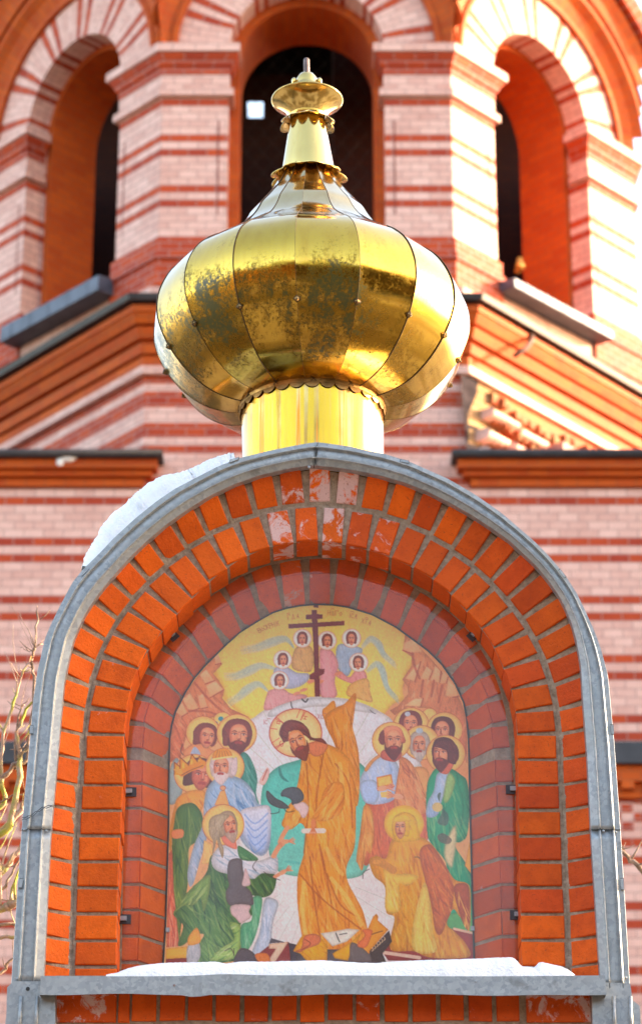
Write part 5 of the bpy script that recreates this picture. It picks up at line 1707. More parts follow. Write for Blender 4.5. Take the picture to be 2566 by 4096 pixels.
angel('B', 490, 567, 80, -.5, (222, 150, 140), [[(560, 640), (640, 580), (690, 640), (730, 780), (820, 880)]],
      [(470, 630), (540, 640), (560, 700), (540, 760), (420, 740), (310, 690), (300, 650), (340, 640), (410, 690)], (240, 190, 176), (190, 100, 100))
m = fill('B', [(420, 750), (560, 700), (590, 820), (600, 900), (480, 870), (390, 840)], (222, 176, 92)); folds(m, 1.3, (240, 206, 120), (184, 120, 60), 20, 50, (3, 6), .4, .5, 9)
# hands holding the cloth
for fr, x, y in (('A', 1300, 745), ('A', 1240, 820), ('A', 1180, 850), ('B', 100, 735), ('B', 165, 730), ('B', 320, 660)): ell(fr, x, y, 34, 14, (226, 150, 110), rot=-.3)
fill('A', [(1270, 770), (1335, 750), (1335, 880), (1270, 880)], (246, 210, 96), sm=False)
# the cross
CRS = (118, 38, 44)
fill('A', [(1325, 80), (1368, 80), (1366, 110), (1326, 108)], (92, 48, 50), sm=False)
fill('A', [(1310, 130), (1352, 130), (1352, 165), (1402, 168), (1402, 205), (1356, 208), (1362, 240), (1380, 878), (1336, 878), (1326, 480), (1312, 240), (1308, 208), (1258, 212), (1258, 172), (1308, 168)], CRS, sm=False)
fill('A', [(1108, 252), (1590, 224), (1590, 262), (1110, 290)], CRS, sm=False)
fill('A', [(1290, 690), (1330, 665), (1378, 640), (1420, 640), (1415, 680), (1375, 700), (1330, 730), (1292, 730)], CRS, sm=False)
# upper rim of the mandorla over the angels
fill('E', [(640, 1672), (690, 1652), (745, 1644), (810, 1648), (870, 1668), (870, 1680), (745, 1665), (640, 1690)], (214, 224, 218), sm=True)
stroke('A', [(1130, 925), (1135, 960), (1150, 990)], 5, (90, 86, 80)); stroke('A', [(1225, 900), (1255, 925), (1275, 900)], 6, (70, 70, 68))
stroke('B', [(585, 965), (605, 985), (630, 997)], 3, (96, 96, 90))

HL, HLL = (250, 204, 112), (190, 96, 60)
def halo(fr, x, y, r, c=HL): ell(fr, x, y, r, r * .97, c, line=HLL, lw=2.2)
# --- left group
halo('A', 540, 1090, 82); ell('A', 525, 1070, 22, 20, (40, 150, 160)); ell('A', 474, 1115, 26, 26, (86, 120, 176))
halo('A', 372, 1190, 148)
fill('A', [(190, 1380), (240, 1310), (330, 1280), (440, 1330), (520, 1400), (400, 1420), (250, 1400)], (220, 150, 90)); fill('A', [(262, 1390), (300, 1310), (350, 1380)], (168, 192, 206))
head('A', 395, 1225, 88, 92, .6, HAIRB, None, tilt=.12)
m = fill('A', [(690, 1370), (760, 1380), (820, 1500), (840, 1600), (830, 1720), (860, 1830), (840, 2000), (780, 1900), (700, 1600)], (70, 150, 128)); folds(m, 1.2, (130, 196, 168), (36, 104, 92), 40, 90, (4, 9), .3, .5, 11)
halo('A', 662, 1197, 172)
head('A', 668, 1215, 108, 112, .35, HAIRB, (112, 46, 38), tilt=.05)
fill('A', [(860, 1620), (880, 1560), (930, 1490), (940, 1560), (900, 1640)], (232, 190, 170)); stroke('A', [(885, 1600), (925, 1510)], 5, (190, 110, 90))
# crowned figure
fill('A', [(80, 1560), (110, 1440), (160, 1420), (200, 1600), (170, 1760), (80, 1800)], (150, 176, 168))
halo('A', 297, 1545, 175)
m = fill('C', [(130, 250), (160, 190), (240, 140), (370, 130), (400, 200), (360, 300), (330, 380), (240, 330), (150, 300), (110, 500), (90, 700), (80, 500)], (228, 160, 60)); folds(m, 1.0, (250, 200, 90), (180, 96, 40), 30, 60, (4, 9), .4, .5, 12)
m = fill('C', [(150, 290), (250, 240), (320, 270), (370, 380), (330, 560), (250, 640), (245, 900), (190, 1250), (160, 1460), (120, 1300), (105, 900), (105, 560), (120, 440)], (72, 120, 48), (110, 140, 60)); folds(m, 1.5, (160, 186, 90), (34, 78, 40), 60, 130, (4, 9), .3, .55, 13)
fill('C', [(110, 480), (195, 470), (205, 520), (180, 545), (110, 545)], (228, 140, 80))
m = fill('C', [(75, 680), (105, 640), (120, 1000), (150, 1300), (170, 1480), (55, 1490)], (216, 120, 84), sm=False); folds(m, 1.5, (246, 200, 150), (176, 70, 60), 24, 150, (4, 9), .1, .55, 14)
fill('C', [(50, 1500), (240, 1480), (250, 1580), (50, 1590)], (232, 176, 70), sm=False)
head('A', 340, 1560, 112, 118, .7, (92, 44, 34), None, skin=(212, 118, 84), tilt=.1)
for i, (x, y, h) in enumerate(((165, 1500, 110), (215, 1465, 125), (285, 1435, 120), (350, 1440, 95))):
    fill('A', [(x - 42, y + 50), (x - 10 - (30 if i < 2 else 0), y - h * .5), (x + 45, y + 15), (x + 20, y + 60)], (232, 160, 32), sm=False)
    stroke('A', [(x - 42, y + 50), (x - 10 - (30 if i < 2 else 0), y - h * .5), (x + 45, y + 15)], 4, (150, 76, 24), sm=False)
    stroke('A', [(x - 12, y + 30), (x - 14, y - 10)], 8, (248, 206, 80), .8)
stroke('A', [(190, 1540), (260, 1500), (370, 1455)], 26, (226, 150, 40)); stroke('A', [(190, 1556), (260, 1516), (372, 1472)], 3, (140, 66, 24))
fill('A', [(110, 1505), (180, 1500), (200, 1540), (170, 1550)], (236, 176, 70), sm=False)
# white-bearded figure in blue
halo('A', 560, 1485, 168)
m = fill('C', [(410, 110), (480, 30), (540, 10), (640, 10), (740, 60), (810, 150), (850, 250), (950, 275), (960, 420), (945, 620), (880, 700), (790, 660), (700, 560), (640, 360), (520, 270), (430, 360), (400, 560), (340, 760), (290, 930), (255, 960), (238, 840), (290, 620), (370, 420), (380, 240)], (150, 186, 206), (178, 204, 216)); folds(m, 1.1, (226, 234, 232), (74, 124, 168), 110, 100, (4, 10), .8, .55, 15)
m2 = fill('C', [(690, 320), (860, 270), (950, 290), (950, 560), (880, 690), (800, 640), (720, 540)], (222, 228, 226), (160, 190, 220))
for k in range(5): stroke('C', [(730 + k * 10, 340 + k * 60), (820, 420 + k * 62), (930 - k * 4, 330 + k * 62)], 6, (110, 150, 200), .55)
m = fill('C', [(470, 260), (520, 140), (560, 130), (600, 270)], (236, 170, 90), sm=False)
m = fill('C', [(380, 560), (450, 600), (470, 760), (360, 770)], (240, 196, 110), sm=False); folds(m, 1.5, (250, 220, 150), (204, 140, 70), 12, 60, (3, 6), .1, .5, 16)
head('A', 535, 1490, 92, 100, -.3, (206, 190, 176), (222, 206, 192), tilt=.05)
fill('A', [(620, 1440), (660, 1400), (670, 1480), (650, 1560), (610, 1540)], (214, 200, 190))
fill('A', [(455, 1418), (470, 1350), (540, 1324), (600, 1340), (622, 1395), (540, 1405)], (226, 150, 48), sm=True)
for k in range(5): stroke('A', [(480 + k * 30, 1405), (500 + k * 18, 1345)], 3, (160, 90, 30), .8)
stroke('A', [(455, 1420), (540, 1406), (622, 1396)], 7, (246, 220, 130)); ell('C', 543, 112, 24, 20, (232, 170, 110), line=(160, 70, 50))
# --- kneeling figure in green
m = fill('C', [(410, 820), (440, 700), (520, 680), (600, 720), (700, 730), (830, 740), (900, 840), (990, 860), (1000, 940), (960, 1030), (880, 1060), (790, 1050), (800, 1200), (700, 1280), (695, 1450), (660, 1600), (290, 1620), (310, 1500), (380, 1380), (300, 1390), (200, 1470), (155, 1460), (200, 1300), (115, 1200), (200, 1090), (280, 970), (360, 900)], (58, 104, 50), (92, 140, 70)); folds(m, 1.1, (150, 184, 96), (26, 62, 36), 190, 110, (5, 12), .7, .5, 17)
m = fill('C', [(250, 1000), (420, 860), (430, 980), (380, 1180), (350, 1060), (300, 1120), (200, 1130), (115, 1200), (180, 1100)], (120, 160, 74)); folds(m, 2.2, (186, 206, 120), (60, 104, 48), 36, 80, (4, 8), .4, .5, 18)
m = fill('C', [(600, 1280), (690, 1300), (695, 1450), (650, 1580), (440, 1600), (520, 1500), (640, 1420)], (150, 190, 96)); folds(m, 2.6, (206, 222, 150), (60, 120, 60), 46, 60, (3, 8), .8, .6, 19)
m = fill('C', [(790, 1070), (880, 1060), (860, 1250), (820, 1400), (760, 1510), (700, 1500), (700, 1300), (790, 1250)], (98, 176, 122)); folds(m, 1.5, (160, 210, 160), (40, 120, 84), 34, 90, (4, 8), .4, .5, 20)
m = fill('C', [(450, 700), (520, 610), (600, 600), (700, 640), (840, 740), (990, 690), (1020, 760), (1000, 850), (880, 850), (800, 900), (700, 850), (640, 860), (520, 840), (455, 790)], (206, 214, 210)); folds(m, .6, (236, 238, 232), (120, 156, 170), 60, 60, (4, 9), .9, .5, 21)
m = fill('C', [(670, 620), (720, 630), (850, 730), (700, 730)], (70, 130, 78)); folds(m, .7, (150, 190, 120), (40, 90, 56), 12, 60, (3, 6), .3, .5, 22)
m = fill('C', [(900, 1080), (980, 1070), (1020, 1120), (970, 1300), (960, 1500), (920, 1560), (790, 1560), (860, 1350)], (186, 202, 204)); folds(m, 1.5, (224, 230, 226), (130, 160, 180), 34, 90, (4, 8), .5, .5, 23)
halo('C', 545, 430, 180)
fill('C', [(530, 520), (640, 560), (660, 640), (560, 600)], (220, 130, 100))
head('C', 590, 440, 72, 100, .9, (170, 150, 112), (182, 158, 130), tilt=-.18)
m = fill('C', [(420, 440), (440, 370), (520, 335), (600, 350), (560, 400), (530, 480), (520, 560), (550, 640), (540, 720), (510, 640), (490, 560), (470, 640), (450, 700), (460, 580), (430, 520)], (176, 160, 120)); folds(m, 1.6, (216, 202, 168), (120, 100, 72), 40, 60, (2, 5), .9, .6, 24)
def hand(fr, x, y, a, s=1.0, c=(240, 166, 120)):
    ell(fr, x, y, 34 * s, 18 * s, c, rot=a)
    for k in range(4):
        da = (k - 1.5) * .22
        stroke(fr, [(x + 20 * s * math.cos(a), y + 20 * s * math.sin(a)), (x + (70 + 8 * (k % 2)) * s * math.cos(a + da), y + (70 + 8 * (k % 2)) * s * math.sin(a + da))], 4.2 * s, c)
        stroke(fr, [(x + 24 * s * math.cos(a + da * .4), y + 24 * s * math.sin(a + da * .4)), (x + 68 * s * math.cos(a + da), y + 68 * s * math.sin(a + da))], 1.2 * s, (160, 76, 50), .8)
stroke('C', [(980, 700), (1020, 630), (1060, 590)], 20, (240, 160, 114)); hand('C', 1080, 575, -.1, 1.1)
stroke('C', [(990, 880), (1040, 850)], 14, (240, 160, 114)); hand('C', 1060, 840, -.5, 1.1)
# --- right group
halo('B', 1085, 1010, 62); halo('B', 930, 1092, 150); halo('B', 1210, 1132, 152)
head('B', 925, 1085, 80, 88, .0, HAIRB, None); ell('B', 900, 1000, 24, 20, (196, 206, 206))
head('B', 1195, 1140, 84, 92, -.3, (104, 48, 38), None)
halo('B', 1015, 1240, 150)
head('B', 1000, 1262, 74, 92, -.1, (186, 172, 150), (198, 184, 164)); ell('B', 1000, 1140, 30, 24, (186, 204, 204))
halo('B', 1220, 1335, 163)
m = fill('B', [(900, 1500), (1000, 1440), (1080, 1500), (1050, 1722), (980, 1800), (940, 1722)], (222, 160, 90))
# bald bearded figure: blue tunic, ochre cloak
m = fill('D', [(530, 740), (545, 250), (620, 200), (880, 190), (1000, 220), (1050, 300), (1060, 560), (740, 700), (700, 720), (640, 690)], (196, 100, 68), (206, 110, 72)); folds(m, 1.5, (238, 160, 100), (150, 58, 44), 60, 130, (5, 11), .2, .5, 25)
m = fill('D', [(535, 260), (600, 300), (620, 500), (590, 660), (555, 640), (520, 800), (480, 740), (470, 700), (500, 500)], (226, 160, 84)); folds(m, 1.5, (246, 206, 120), (176, 86, 50), 30, 100, (4, 9), .2, .5, 26)
m = fill('B', [(540, 1470), (620, 1380), (700, 1350), (800, 1400), (830, 1480), (810, 1600), (780, 1722), (640, 1760), (560, 1740), (500, 1640), (505, 1540)], (184, 204, 216), (168, 192, 216)); folds(m, 1.3, (214, 224, 222), (126, 164, 200), 50, 90, (6, 12), .6, .45, 27)
m = fill('D', [(500, 80), (560, 40), (640, 60), (660, 180), (620, 240), (550, 235), (515, 180)], (166, 194, 216))
m = fill('B', [(540, 1460), (600, 1380), (690, 1320), (700, 1340), (620, 1400), (560, 1480)], (214, 150, 84))
m = fill('B', [(830, 1360), (900, 1380), (960, 1450), (1010, 1560), (1050, 1700), (1050, 1830), (900, 1850), (800, 1800), (790, 1722), (810, 1560), (830, 1440)], (218, 142, 84)); folds(m, 1.2, (244, 190, 120), (160, 74, 50), 60, 100, (5, 10), .5, .5, 28)
halo('B', 765, 1225, 162)
fill('B', [(700, 1300), (850, 1320), (800, 1400), (680, 1370)], (190, 96, 70))
head('B', 775, 1225, 92, 108, .35, (122, 52, 42), (110, 44, 38), bald=True)
bk_ = fill('B', [(645, 1535), (760, 1510), (775, 1590), (650, 1615)], (244, 190, 90), sm=False); stroke('B', [(645, 1535), (760, 1510), (775, 1590), (650, 1615), (645, 1535)], 5, (214, 130, 50), sm=False)
fill('D', [(640, 110), (790, 80), (790, 100), (650, 135)], (190, 80, 56), sm=False)
fill('D', [(670, 145), (760, 135), (790, 190), (680, 190)], (246, 196, 100), sm=False)
hand('B', 690, 1625, -.15, 1.3); hand('D', 820, 180, 3.3, 1.3)
# green-cloaked figure
m = fill('D', [(1060, 240), (1080, 60), (1130, -50), (1250, -60), (1350, 0), (1400, 60), (1420, 260), (1400, 500), (1350, 560), (1300, 600), (1440, 860), (1460, 1300), (1250, 1260), (1230, 800), (1200, 700), (1100, 580), (1065, 480)], (50, 150, 100), (40, 160, 110)); folds(m, 1.3, (150, 206, 130), (14, 104, 66), 90, 130, (6, 14), .5, .5, 29)
fill('B', [(1060, 1640), (1080, 1540), (1120, 1480), (1170, 1460), (1150, 1600), (1130, 1780), (1060, 1840)], (50, 160, 110))
m = fill('B', [(1150, 1500), (1250, 1480), (1230, 1600), (1190, 1722), (1150, 1850), (1060, 1860), (1070, 1740), (1120, 1640)], (164, 192, 208)); folds(m, 1.4, (206, 218, 220), (110, 146, 176), 26, 80, (4, 8), .4, .5, 30)
m = fill('D', [(1220, 560), (1300, 420), (1310, 560), (1290, 700), (1270, 780), (1210, 700)], (214, 206, 150), soft=4)
fill('D', [(1150, 180), (1180, 150), (1170, 250), (1240, 330), (1230, 420), (1150, 400), (1190, 300)], (70, 96, 80), alpha=.8)
fill('D', [(1150, 510), (1200, 490), (1270, 540), (1240, 580), (1170, 560)], (96, 90, 74), alpha=.8)
ell('D', 1150, 270, 44, 40, (210, 190, 120))
m = fill('B', [(1240, 1500), (1300, 1560), (1250, 1722), (1200, 1722)], (150, 190, 110), soft=3)
fill('B', [(1170, 1440), (1290, 1400), (1240, 1500), (1170, 1490)], (204, 108, 76))
head('B', 1200, 1330, 88, 104, -.9, (100, 42, 36), (112, 48, 40), tilt=.05)
m = fill('B', [(1120, 1270), (1160, 1220), (1260, 1220), (1320, 1280), (1330, 1360), (1300, 1410), (1240, 1400), (1230, 1320), (1190, 1290)], (104, 44, 38)); folds(m, 1.2, (160, 80, 60), (70, 26, 24), 20, 25, (2, 5), 1.2, .5, 31)
fill('D', [(1380, 760), (1420, 560), (1440, 700), (1440, 840)], (236, 170, 70), sm=False)
# --- kneeling woman in ochre
fill('D', [(1230, 1170), (1340, 1150), (1460, 1180), (1458, 1345), (1230, 1280)], (92, 170, 96), sm=False)
fill('D', [(1290, 1290), (1458, 1322), (1458, 1560), (740, 1560), (690, 1490), (760, 1400)], (150, 58, 50), sm=False)
stroke('D', [(690, 1490), (900, 1520), (1000, 1535)], 14, (240, 196, 160)); stroke('D', [(1290, 1292), (1458, 1330)], 10, (240, 190, 150))
m = fill('D', [(580, 720), (640, 680), (720, 700), (760, 560), (820, 520), (1000, 520), (1080, 560), (1150, 640), (1230, 780), (1300, 880), (1400, 910), (1430, 1000), (1420, 1300), (1380, 1250), (1330, 1180), (1280, 1130), (1230, 1250), (1300, 1320), (1390, 1420), (1410, 1530), (1100, 1535), (950, 1480), (780, 1480), (750, 1400), (790, 1200), (720, 1150), (710, 940), (620, 850)], (222, 160, 56), (216, 150, 50)); folds(m, 1.35, (246, 206, 90), (184, 96, 36), 230, 110, (5, 12), .6, .42, 32)
m = fill('D', [(1000, 650), (1080, 580), (1150, 650), (1250, 820), (1290, 950), (1270, 1130), (1230, 1230), (1180, 1340), (1130, 1300), (1100, 1100), (1050, 900)], (196, 104, 48)); folds(m, 1.1, (232, 160, 74), (146, 62, 34), 50, 90, (4, 9), .5, .5, 33)
m = fill('D', [(980, 1100), (1040, 900), (1090, 1060), (1110, 1300), (1140, 1480), (960, 1480), (940, 1300)], (238, 204, 96)); folds(m, 1.45, (250, 226, 130), (204, 140, 50), 30, 100, (5, 10), .3, .45, 34)
m = fill('D', [(700, 780), (780, 830), (920, 830), (990, 860), (900, 930), (830, 920), (840, 1130), (720, 1140), (715, 940)], (240, 196, 84)); folds(m, 1.3, (250, 222, 130), (200, 130, 50), 24, 80, (4, 8), .3, .5, 35)
m = fill('D', [(1290, 940), (1400, 920), (1420, 1050), (1410, 1300), (1340, 1180)], (170, 84, 46)); folds(m, 1.4, (246, 206, 96), (150, 60, 30), 16, 90, (5, 9), .2, .7, 36)
stroke('D', [(620, 730), (680, 740), (780, 800)], 30, (206, 140, 60)); ell('D', 640, 730, 30, 20, (226, 160, 70))
ell('D', 870, 410, 165, 155, (240, 190, 62), line=(226, 160, 60), lw=2)
m = fill('D', [(770, 400), (800, 340), (880, 310), (960, 350), (990, 450), (1000, 540), (900, 560), (800, 560), (770, 480)], (226, 176, 50)); folds(m, 1.4, (246, 206, 90), (190, 130, 40), 30, 50, (3, 6), .5, .5, 37)
head('D', 843, 445, 62, 86, -.25, (226, 176, 50), None, skin=(232, 160, 96))
m = fill('D', [(770, 400), (800, 350), (880, 330), (930, 380), (880, 390), (790, 395)], (230, 184, 58))
# --- central figure
fill('A', [(1400, 1030), (1440, 960), (1512, 930), (1512, 1250)], (226, 152, 60))
m = fill('E', [(765, 1702), (768, 1684), (790, 1668), (812, 1658), (834, 1634), (839, 1642), (836, 1668), (832, 1700), (831, 1716), (840, 1750), (846, 1790), (846, 1870), (838, 1900), (815, 1850), (800, 1790), (785, 1748), (772, 1722)], (222, 146, 54), (226, 150, 62)); folds(m, 1.35, (248, 196, 110), (170, 88, 36), 90, 90, (4, 9), .6, .5, 38)
m = fill('E', [(714, 1776), (740, 1764), (758, 1752), (782, 1758), (806, 1772), (828, 1796), (838, 1830), (838, 1900), (838, 1950), (834, 2000), (816, 2044), (820, 2080), (842, 2122), (858, 2158), (873, 2238), (850, 2243), (780, 2240), (726, 2250), (710, 2200), (700, 2120), (702, 2060), (716, 2010), (720, 1960), (708, 1940), (690, 1952), (670, 1950), (664, 1938), (684, 1900), (698, 1860), (708, 1810)], (232, 158, 62), (228, 146, 54)); folds(m, 1.35, (250, 204, 108), (182, 92, 34), 330, 110, (4, 10), .5, .5, 39)
for q in ([(722, 1800), (726, 1900), (716, 2010)], [(762, 1775), (748, 1860), (742, 1960)], [(706, 2060), (760, 2120), (850, 2190)], [(730, 2020), (740, 2120), (760, 2240)], [(770, 2060), (800, 2130), (840, 2160)], [(790, 1800), (822, 1850), (830, 1950)], [(752, 1990), (772, 2080), (780, 2130)]):
    stroke('E', q, 7, (176, 92, 36), .7)
for q in ([(800, 1800), (806, 1860), (790, 1920)], [(770, 2000), (790, 2040), (806, 2060)], [(716, 2080), (712, 2140), (722, 2210)], [(780, 2070), (820, 2120), (850, 2180)]):
    stroke('E', q, 16, (250, 208, 110), .55)
ell('A', 1170, 1192, 226, 208, (252, 212, 140), line=(196, 76, 56), lw=4)
for a in (math.pi * .78, math.pi * 1.62, math.pi * 1.22):
    for d in (-.035, .035):
        stroke('A', [(1170 + 226 * math.cos(a + d), 1192 + 208 * math.sin(a + d)), (1170 + 120 * math.cos(a), 1192 + 120 * math.sin(a))], 3, (206, 90, 66), sm=False)
stroke('A', [(1210, 985), (1180, 1060)], 3, (206, 90, 66)); stroke('A', [(948, 1150), (1010, 1160)], 3, (206, 90, 66)); stroke('A', [(970, 1275), (1030, 1235)], 3, (206, 90, 66))
stroke('A', [(1010, 1090), (1034, 1092), (1030, 1114), (1008, 1110), (1010, 1090)], 3, (196, 90, 60), sm=False)
stroke('A', [(1245, 1048), (1270, 1052)], 3, (196, 90, 60)); stroke('A', [(1256, 1050), (1248, 1072)], 3, (196, 90, 60)); stroke('A', [(1236, 1070), (1262, 1074)], 3, (196, 90, 60))
stroke('A', [(1046, 1262), (1032, 1280), (1050, 1310), (1066, 1280)], 3, (196, 90, 60))
text('A', 'IS~', 890, 1078, 38, .05, (176, 110, 100), 2.6, .7); text('A', 'XS~', 1362, 1030, 38, .1, (176, 110, 100), 2.6, .7)
m = fill('A', [(1270, 1290), (1390, 1260), (1450, 1300), (1400, 1380), (1320, 1390)], (216, 130, 82))
m = fill('A', [(1030, 1180), (1060, 1110), (1130, 1078), (1220, 1100), (1280, 1160), (1310, 1230), (1400, 1240), (1440, 1290), (1380, 1270), (1300, 1250), (1240, 1210), (1120, 1180), (1110, 1260), (1070, 1260), (1035, 1220)], (120, 52, 42)); folds(m, .7, (158, 82, 62), (58, 20, 20), 50, 60, (2, 5), .8, .6, 40)
head('A', 1190, 1265, 96, 118, -.15, (116, 50, 42), (128, 60, 42), skin=(238, 156, 92), tilt=-.38, fullhair=False)
m = fill('A', [(1050, 1240), (1060, 1130), (1130, 1085), (1230, 1110), (1290, 1190), (1300, 1260), (1260, 1200), (1200, 1168), (1120, 1176), (1100, 1230), (1075, 1275)], (120, 52, 42)); folds(m, .5, (158, 82, 62), (58, 20, 20), 30, 60, (2, 5), .6, .6, 41)
# arms, scroll, sleeves
m = fill('C', [(1080, 330), (1120, 250), (1200, 200), (1290, 260), (1250, 330), (1190, 420), (1130, 470), (1065, 450)], (226, 160, 74)); folds(m, 1.9, (250, 206, 120), (176, 98, 44), 30, 50, (4, 8), .5, .5, 42)
stroke('C', [(1100, 455), (1060, 520), (1035, 580)], 18, (236, 156, 108)); hand('C', 1050, 560, 1.9, .9)
m = fill('D', [(100, 360), (160, 250), (200, 130), (280, 60), (360, 80), (370, 230), (330, 330), (240, 380), (160, 390), (110, 380)], (228, 150, 62)); folds(m, 2.2, (250, 206, 110), (180, 92, 38), 50, 80, (5, 9), .5, .5, 43)
stroke('D', [(30, 470), (195, 468)], 20, (236, 214, 190)); hand('D', 110, 410, 1.6, 1.2, (224, 138, 84))
# --- lower edge: gates, pit and feet
fill('C', [(50, 1590), (240, 1580), (250, 1640), (50, 1650)], (140, 56, 46), sm=False)
m = fill('C', [(240, 1480), (330, 1440), (350, 1560), (300, 1640), (235, 1640)], (176, 184, 176)); folds(m, 1.6, (214, 214, 204), (130, 140, 140), 14, 50, (3, 6), .4, .5, 44)
m = fill('C', [(245, 1400), (320, 1320), (350, 1440), (250, 1470)], (230, 160, 60))
fill('C', [(930, 1480), (1110, 1440), (1200, 1640), (800, 1640), (830, 1560)], (140, 58, 52), sm=False)
fill('C', [(940, 1460), (1110, 1440), (990, 1620), (930, 1610), (1000, 1500), (940, 1500)], (232, 196, 156), sm=False)
fill('C', [(960, 1410), (1080, 1445), (940, 1455)], (86, 82, 82), sm=False)
fill('C', [(690, 1500), (800, 1530), (830, 1620), (640, 1640)], (84, 78, 78)); fill('C', [(820, 1550), (920, 1540), (950, 1610), (860, 1620)], (224, 126, 56))
fill('C', [(1110, 1450), (1200, 1470), (1400, 1640), (1130, 1640)], (70, 62, 66), sm=False)
fill('E', [(700, 2240), (880, 2235), (905, 2280), (690, 2290)], (84, 78, 76), sm=False)
m = fill('D', [(0, 1370), (30, 1340), (160, 1345), (230, 1440), (225, 1560), (60, 1570), (0, 1500), (-60, 1480)], (226, 160, 48), sm=False); folds(m, .6, (244, 190, 80), (180, 110, 40), 16, 60, (4, 8), .3, .5, 45)
m = fill('D', [(170, 1330), (300, 1310), (400, 1290), (500, 1300), (390, 1400), (270, 1440)], (220, 216, 190), sm=False)
m = fill('D', [(270, 1500), (430, 1400), (520, 1320), (420, 1500), (400, 1560), (290, 1540)], (220, 158, 44), sm=False)
m = fill('D', [(480, 1490), (610, 1190), (640, 1165), (655, 1190), (650, 1220), (740, 1300), (590, 1470), (560, 1540)], (230, 150, 54), sm=False)
stroke('D', [(500, 1400), (600, 1340), (690, 1310)], 5, (120, 70, 30), .8)
fill('D', [(580, 1480), (745, 1305), (770, 1400), (690, 1500), (720, 1570), (600, 1570)], (64, 52, 46), sm=False)
for k in range(6): stroke('D', [(600 + k * 20, 1480 - k * 18), (612 + k * 20, 1470 - k * 18), (604 + k * 20, 1452 - k * 18)], 3, (226, 200, 150), sm=False)
fill('D', [(425, 1410), (520, 1450), (600, 1540), (560, 1570), (430, 1560)], (100, 92, 86))
stroke('D', [(300, 1330), (320, 1380), (330, 1400)], 5, (90, 84, 70)); stroke('D', [(330, 1340), (390, 1330)], 4, (90, 84, 70))
fill('C', [(1240, 1400), (1320, 1370), (1385, 1400), (1370, 1460), (1270, 1500), (1210, 1530), (1165, 1525), (1220, 1490)], (206, 118, 74)); stroke('C', [(1250, 1420), (1300, 1460), (1220, 1510)], 4, (150, 70, 46), .8)
fill('D', [(520, 1300), (600, 1300), (600, 1340), (560, 1440), (500, 1450), (480, 1420), (540, 1350)], (214, 112, 62))
# --- flaked patches where the paint is lost
GR, PK = (104, 100, 98), (214, 190, 178)
fill('C', [(600, 740), (700, 725), (716, 810), (735, 905), (742, 965), (780, 1000), (802, 1060), (800, 1125), (700, 1115), (612, 1130), (572, 1080), (568, 1010), (595, 950), (580, 860)], GR)
fill('C', [(735, 808), (760, 850), (782, 940), (745, 962), (708, 950), (722, 870)], PK)
fill('C', [(612, 1132), (700, 1116), (782, 1130), (770, 1180), (785, 1225), (740, 1262), (692, 1280), (650, 1235), (615, 1200)], PK)
fill('C', [(915, 150), (935, 138), (1000, 200), (1060, 230), (1115, 280), (1080, 292), (1020, 285), (950, 250), (920, 200)], (78, 86, 84))
fill('C', [(1042, 180), (1060, 130), (1130, 104), (1200, 115), (1240, 170), (1235, 215), (1190, 245), (1140, 258), (1130, 215), (1085, 190)], (84, 92, 94))
fill('C', [(1150, 256), (1190, 245), (1235, 232), (1278, 268), (1280, 310), (1255, 365), (1225, 368), (1200, 320), (1170, 295)], PK)
fill('A', [(1020, 1490), (1040, 1500), (1060, 1560), (1110, 1612), (1075, 1605), (1030, 1560)], (60, 140, 124))
for fr, q in (('C', [(1070, 290), (1100, 320), (1160, 310)]), ('C', [(1030, 295), (1020, 325), (955, 335)]), ('C', [(840, 730), (800, 790), (830, 830)]), ('C', [(895, 835), (960, 880), (1035, 908)]), ('C', [(560, 1520), (610, 1500), (640, 1550)]), ('C', [(640, 1500), (635, 1560)]), ('D', [(960, 690), (990, 690), (1000, 700)]), ('D', [(525, 870), (530, 820), (580, 790)]), ('A', [(740, 1235), (765, 1235)]), ('A', [(195, 1290), (180, 1350), (200, 1380)])):
    stroke(fr, q, 3, (60, 50, 44), .85)
# gentle unevenness of old paint
def vnoise(shape, cells, rs):
    g_ = rs.rand(cells + 2, cells + 2)
    yy = np.linspace(0, cells, shape[0]); xx = np.linspace(0, cells, shape[1])
    yi = yy.astype(int); xi = xx.astype(int); fy = (yy - yi)[:, None]; fx_ = (xx - xi)[None, :]
    fy = fy * fy * (3 - 2 * fy); fx_ = fx_ * fx_ * (3 - 2 * fx_)
    a = g_[np.ix_(yi, xi)]; b_ = g_[np.ix_(yi, xi + 1)]; c = g_[np.ix_(yi + 1, xi)]; d = g_[np.ix_(yi + 1, xi + 1)]
    return (a * (1 - fx_) + b_ * fx_) * (1 - fy) + (c * (1 - fx_) + d * fx_) * fy
nz = (vnoise((NHY, NWX), 12, prng) * .5 + vnoise((NHY, NWX), 50, prng) * .3 + vnoise((NHY, NWX), 220, prng) * .2 - .5).astype(np.float32)
gr = prng.rand(NHY, NWX).astype(np.float32)
for _ in range(3): gr = (gr + np.roll(gr, 1, 0) + np.roll(np.roll(gr, 1, 0), 1, 1)) / 3
for _ in range(2): gr = (gr + np.roll(gr, 2, 0)) / 2
gr = (gr - gr.mean()) / gr.std()
IMG *= (1 + .14 * nz + .03 * gr)[..., None]
IMG = IMG.clip(0, 1)
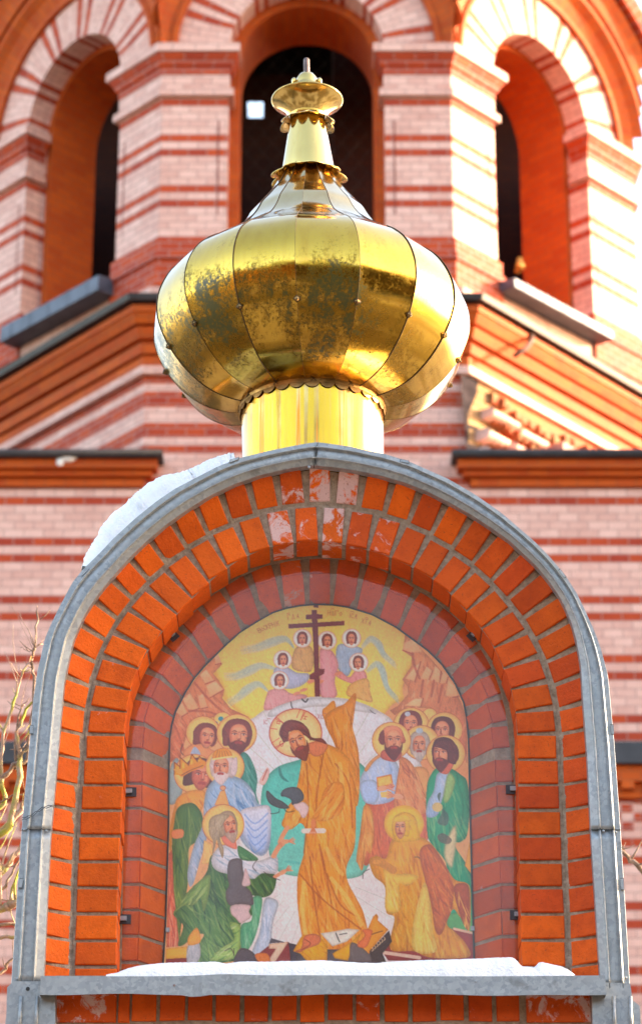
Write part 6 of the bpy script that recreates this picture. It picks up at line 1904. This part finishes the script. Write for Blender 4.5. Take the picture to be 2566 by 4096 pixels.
# average 2 x 2 and build the panel
h2, w2 = NHY // 2, NWX // 2
lo = IMG[:h2 * 2, :w2 * 2].reshape(h2, 2, w2, 2, 3).mean((1, 3))
lin = np.where(lo <= .04045, lo / 12.92, ((lo + .055) / 1.055) ** 2.4)
lum_ = lin @ np.array([.3, .59, .11])
pig = ((lin + (lin - lum_[..., None]) * .06) * 1.22 + .004) * np.array([1.0, .84, .88])
pig = pig.clip(.004, .95)
ST2 = STEP * 2
gx = IX0 + (np.arange(w2) + .5) * ST2; gy = IY0 + (np.arange(h2) + .5) * ST2
GX, GY = np.meshgrid(gx, gy)
YP = YIC - .002
dxx = (GX - CX) / FS; dyy = (CY - GY) / FS
vy = math.cos(TH) - dyy * math.sin(TH); vz = math.sin(TH) + dyy * math.cos(TH)
WX = dxx / vy * YP; WZ = CAMZ + vz / vy * YP
ins = inside(np.array(smooth_o(np.array(S_ICON, dtype=float), 3)), GX, GY)
ok = ins[:-1, :-1] & ins[1:, :-1] & ins[:-1, 1:] & ins[1:, 1:]
used = np.zeros_like(ins); used[:-1, :-1] |= ok; used[1:, :-1] |= ok; used[:-1, 1:] |= ok; used[1:, 1:] |= ok
idm = -np.ones(ins.shape, dtype=np.int64); idm[used] = np.arange(used.sum())
co_ = np.stack([WX[used], np.full(used.sum(), YP), WZ[used]], 1)
r_, c_i = np.nonzero(ok)
quads = np.stack([idm[r_, c_i], idm[r_ + 1, c_i], idm[r_ + 1, c_i + 1], idm[r_, c_i + 1]], 1)
me = bpy.data.meshes.new("painted_panel")
me.vertices.add(len(co_)); me.vertices.foreach_set("co", co_.astype(np.float32).ravel())
me.loops.add(quads.size); me.loops.foreach_set("vertex_index", quads.astype(np.int32).ravel())
me.polygons.add(len(quads)); me.polygons.foreach_set("loop_start", (np.arange(len(quads)) * 4).astype(np.int32))
me.update(calc_edges=True)
ca = me.color_attributes.new("pigment", 'FLOAT_COLOR', 'POINT')
ca.data.foreach_set("color", np.concatenate([pig[used], np.ones((len(co_), 1))], 1).astype(np.float32).ravel())
m_, nt, bs = new_mat("icon_paint")
at_ = nt.nodes.new("ShaderNodeVertexColor"); at_.layer_name = "pigment"
nt.links.new(at_.outputs[0], bs.inputs["Base Color"]); bs.inputs["Roughness"].default_value = .5; bs.inputs["Specular IOR Level"].default_value = .25
tco = nt.nodes.new("ShaderNodeTexCoord").outputs["Object"]
bump(nt, noise(nt, tco, 90, 4), .15, .001, bs)
me.materials.append(m_)
icon = empty("icon_painting", "arched painted icon of haloed robed figures and angels round a cross, behind the clear pane", "painting")
po = bpy.data.objects.new("painted_panel", me); COL.objects.link(po); po.parent = icon
ed = MB()
pth = [(x, YIC - .0025, z) for x, z in A_ICON]
ed.tube(pth, .0025, 5, cap=False)
ed.build("panel_edge", M_GAP, icon)
pb_ = MB()
q = [(x, YIC + .004, z) for x, z in A_ICON]; pb_.face(q)
pb_.build("panel_back", M_GAP, icon)
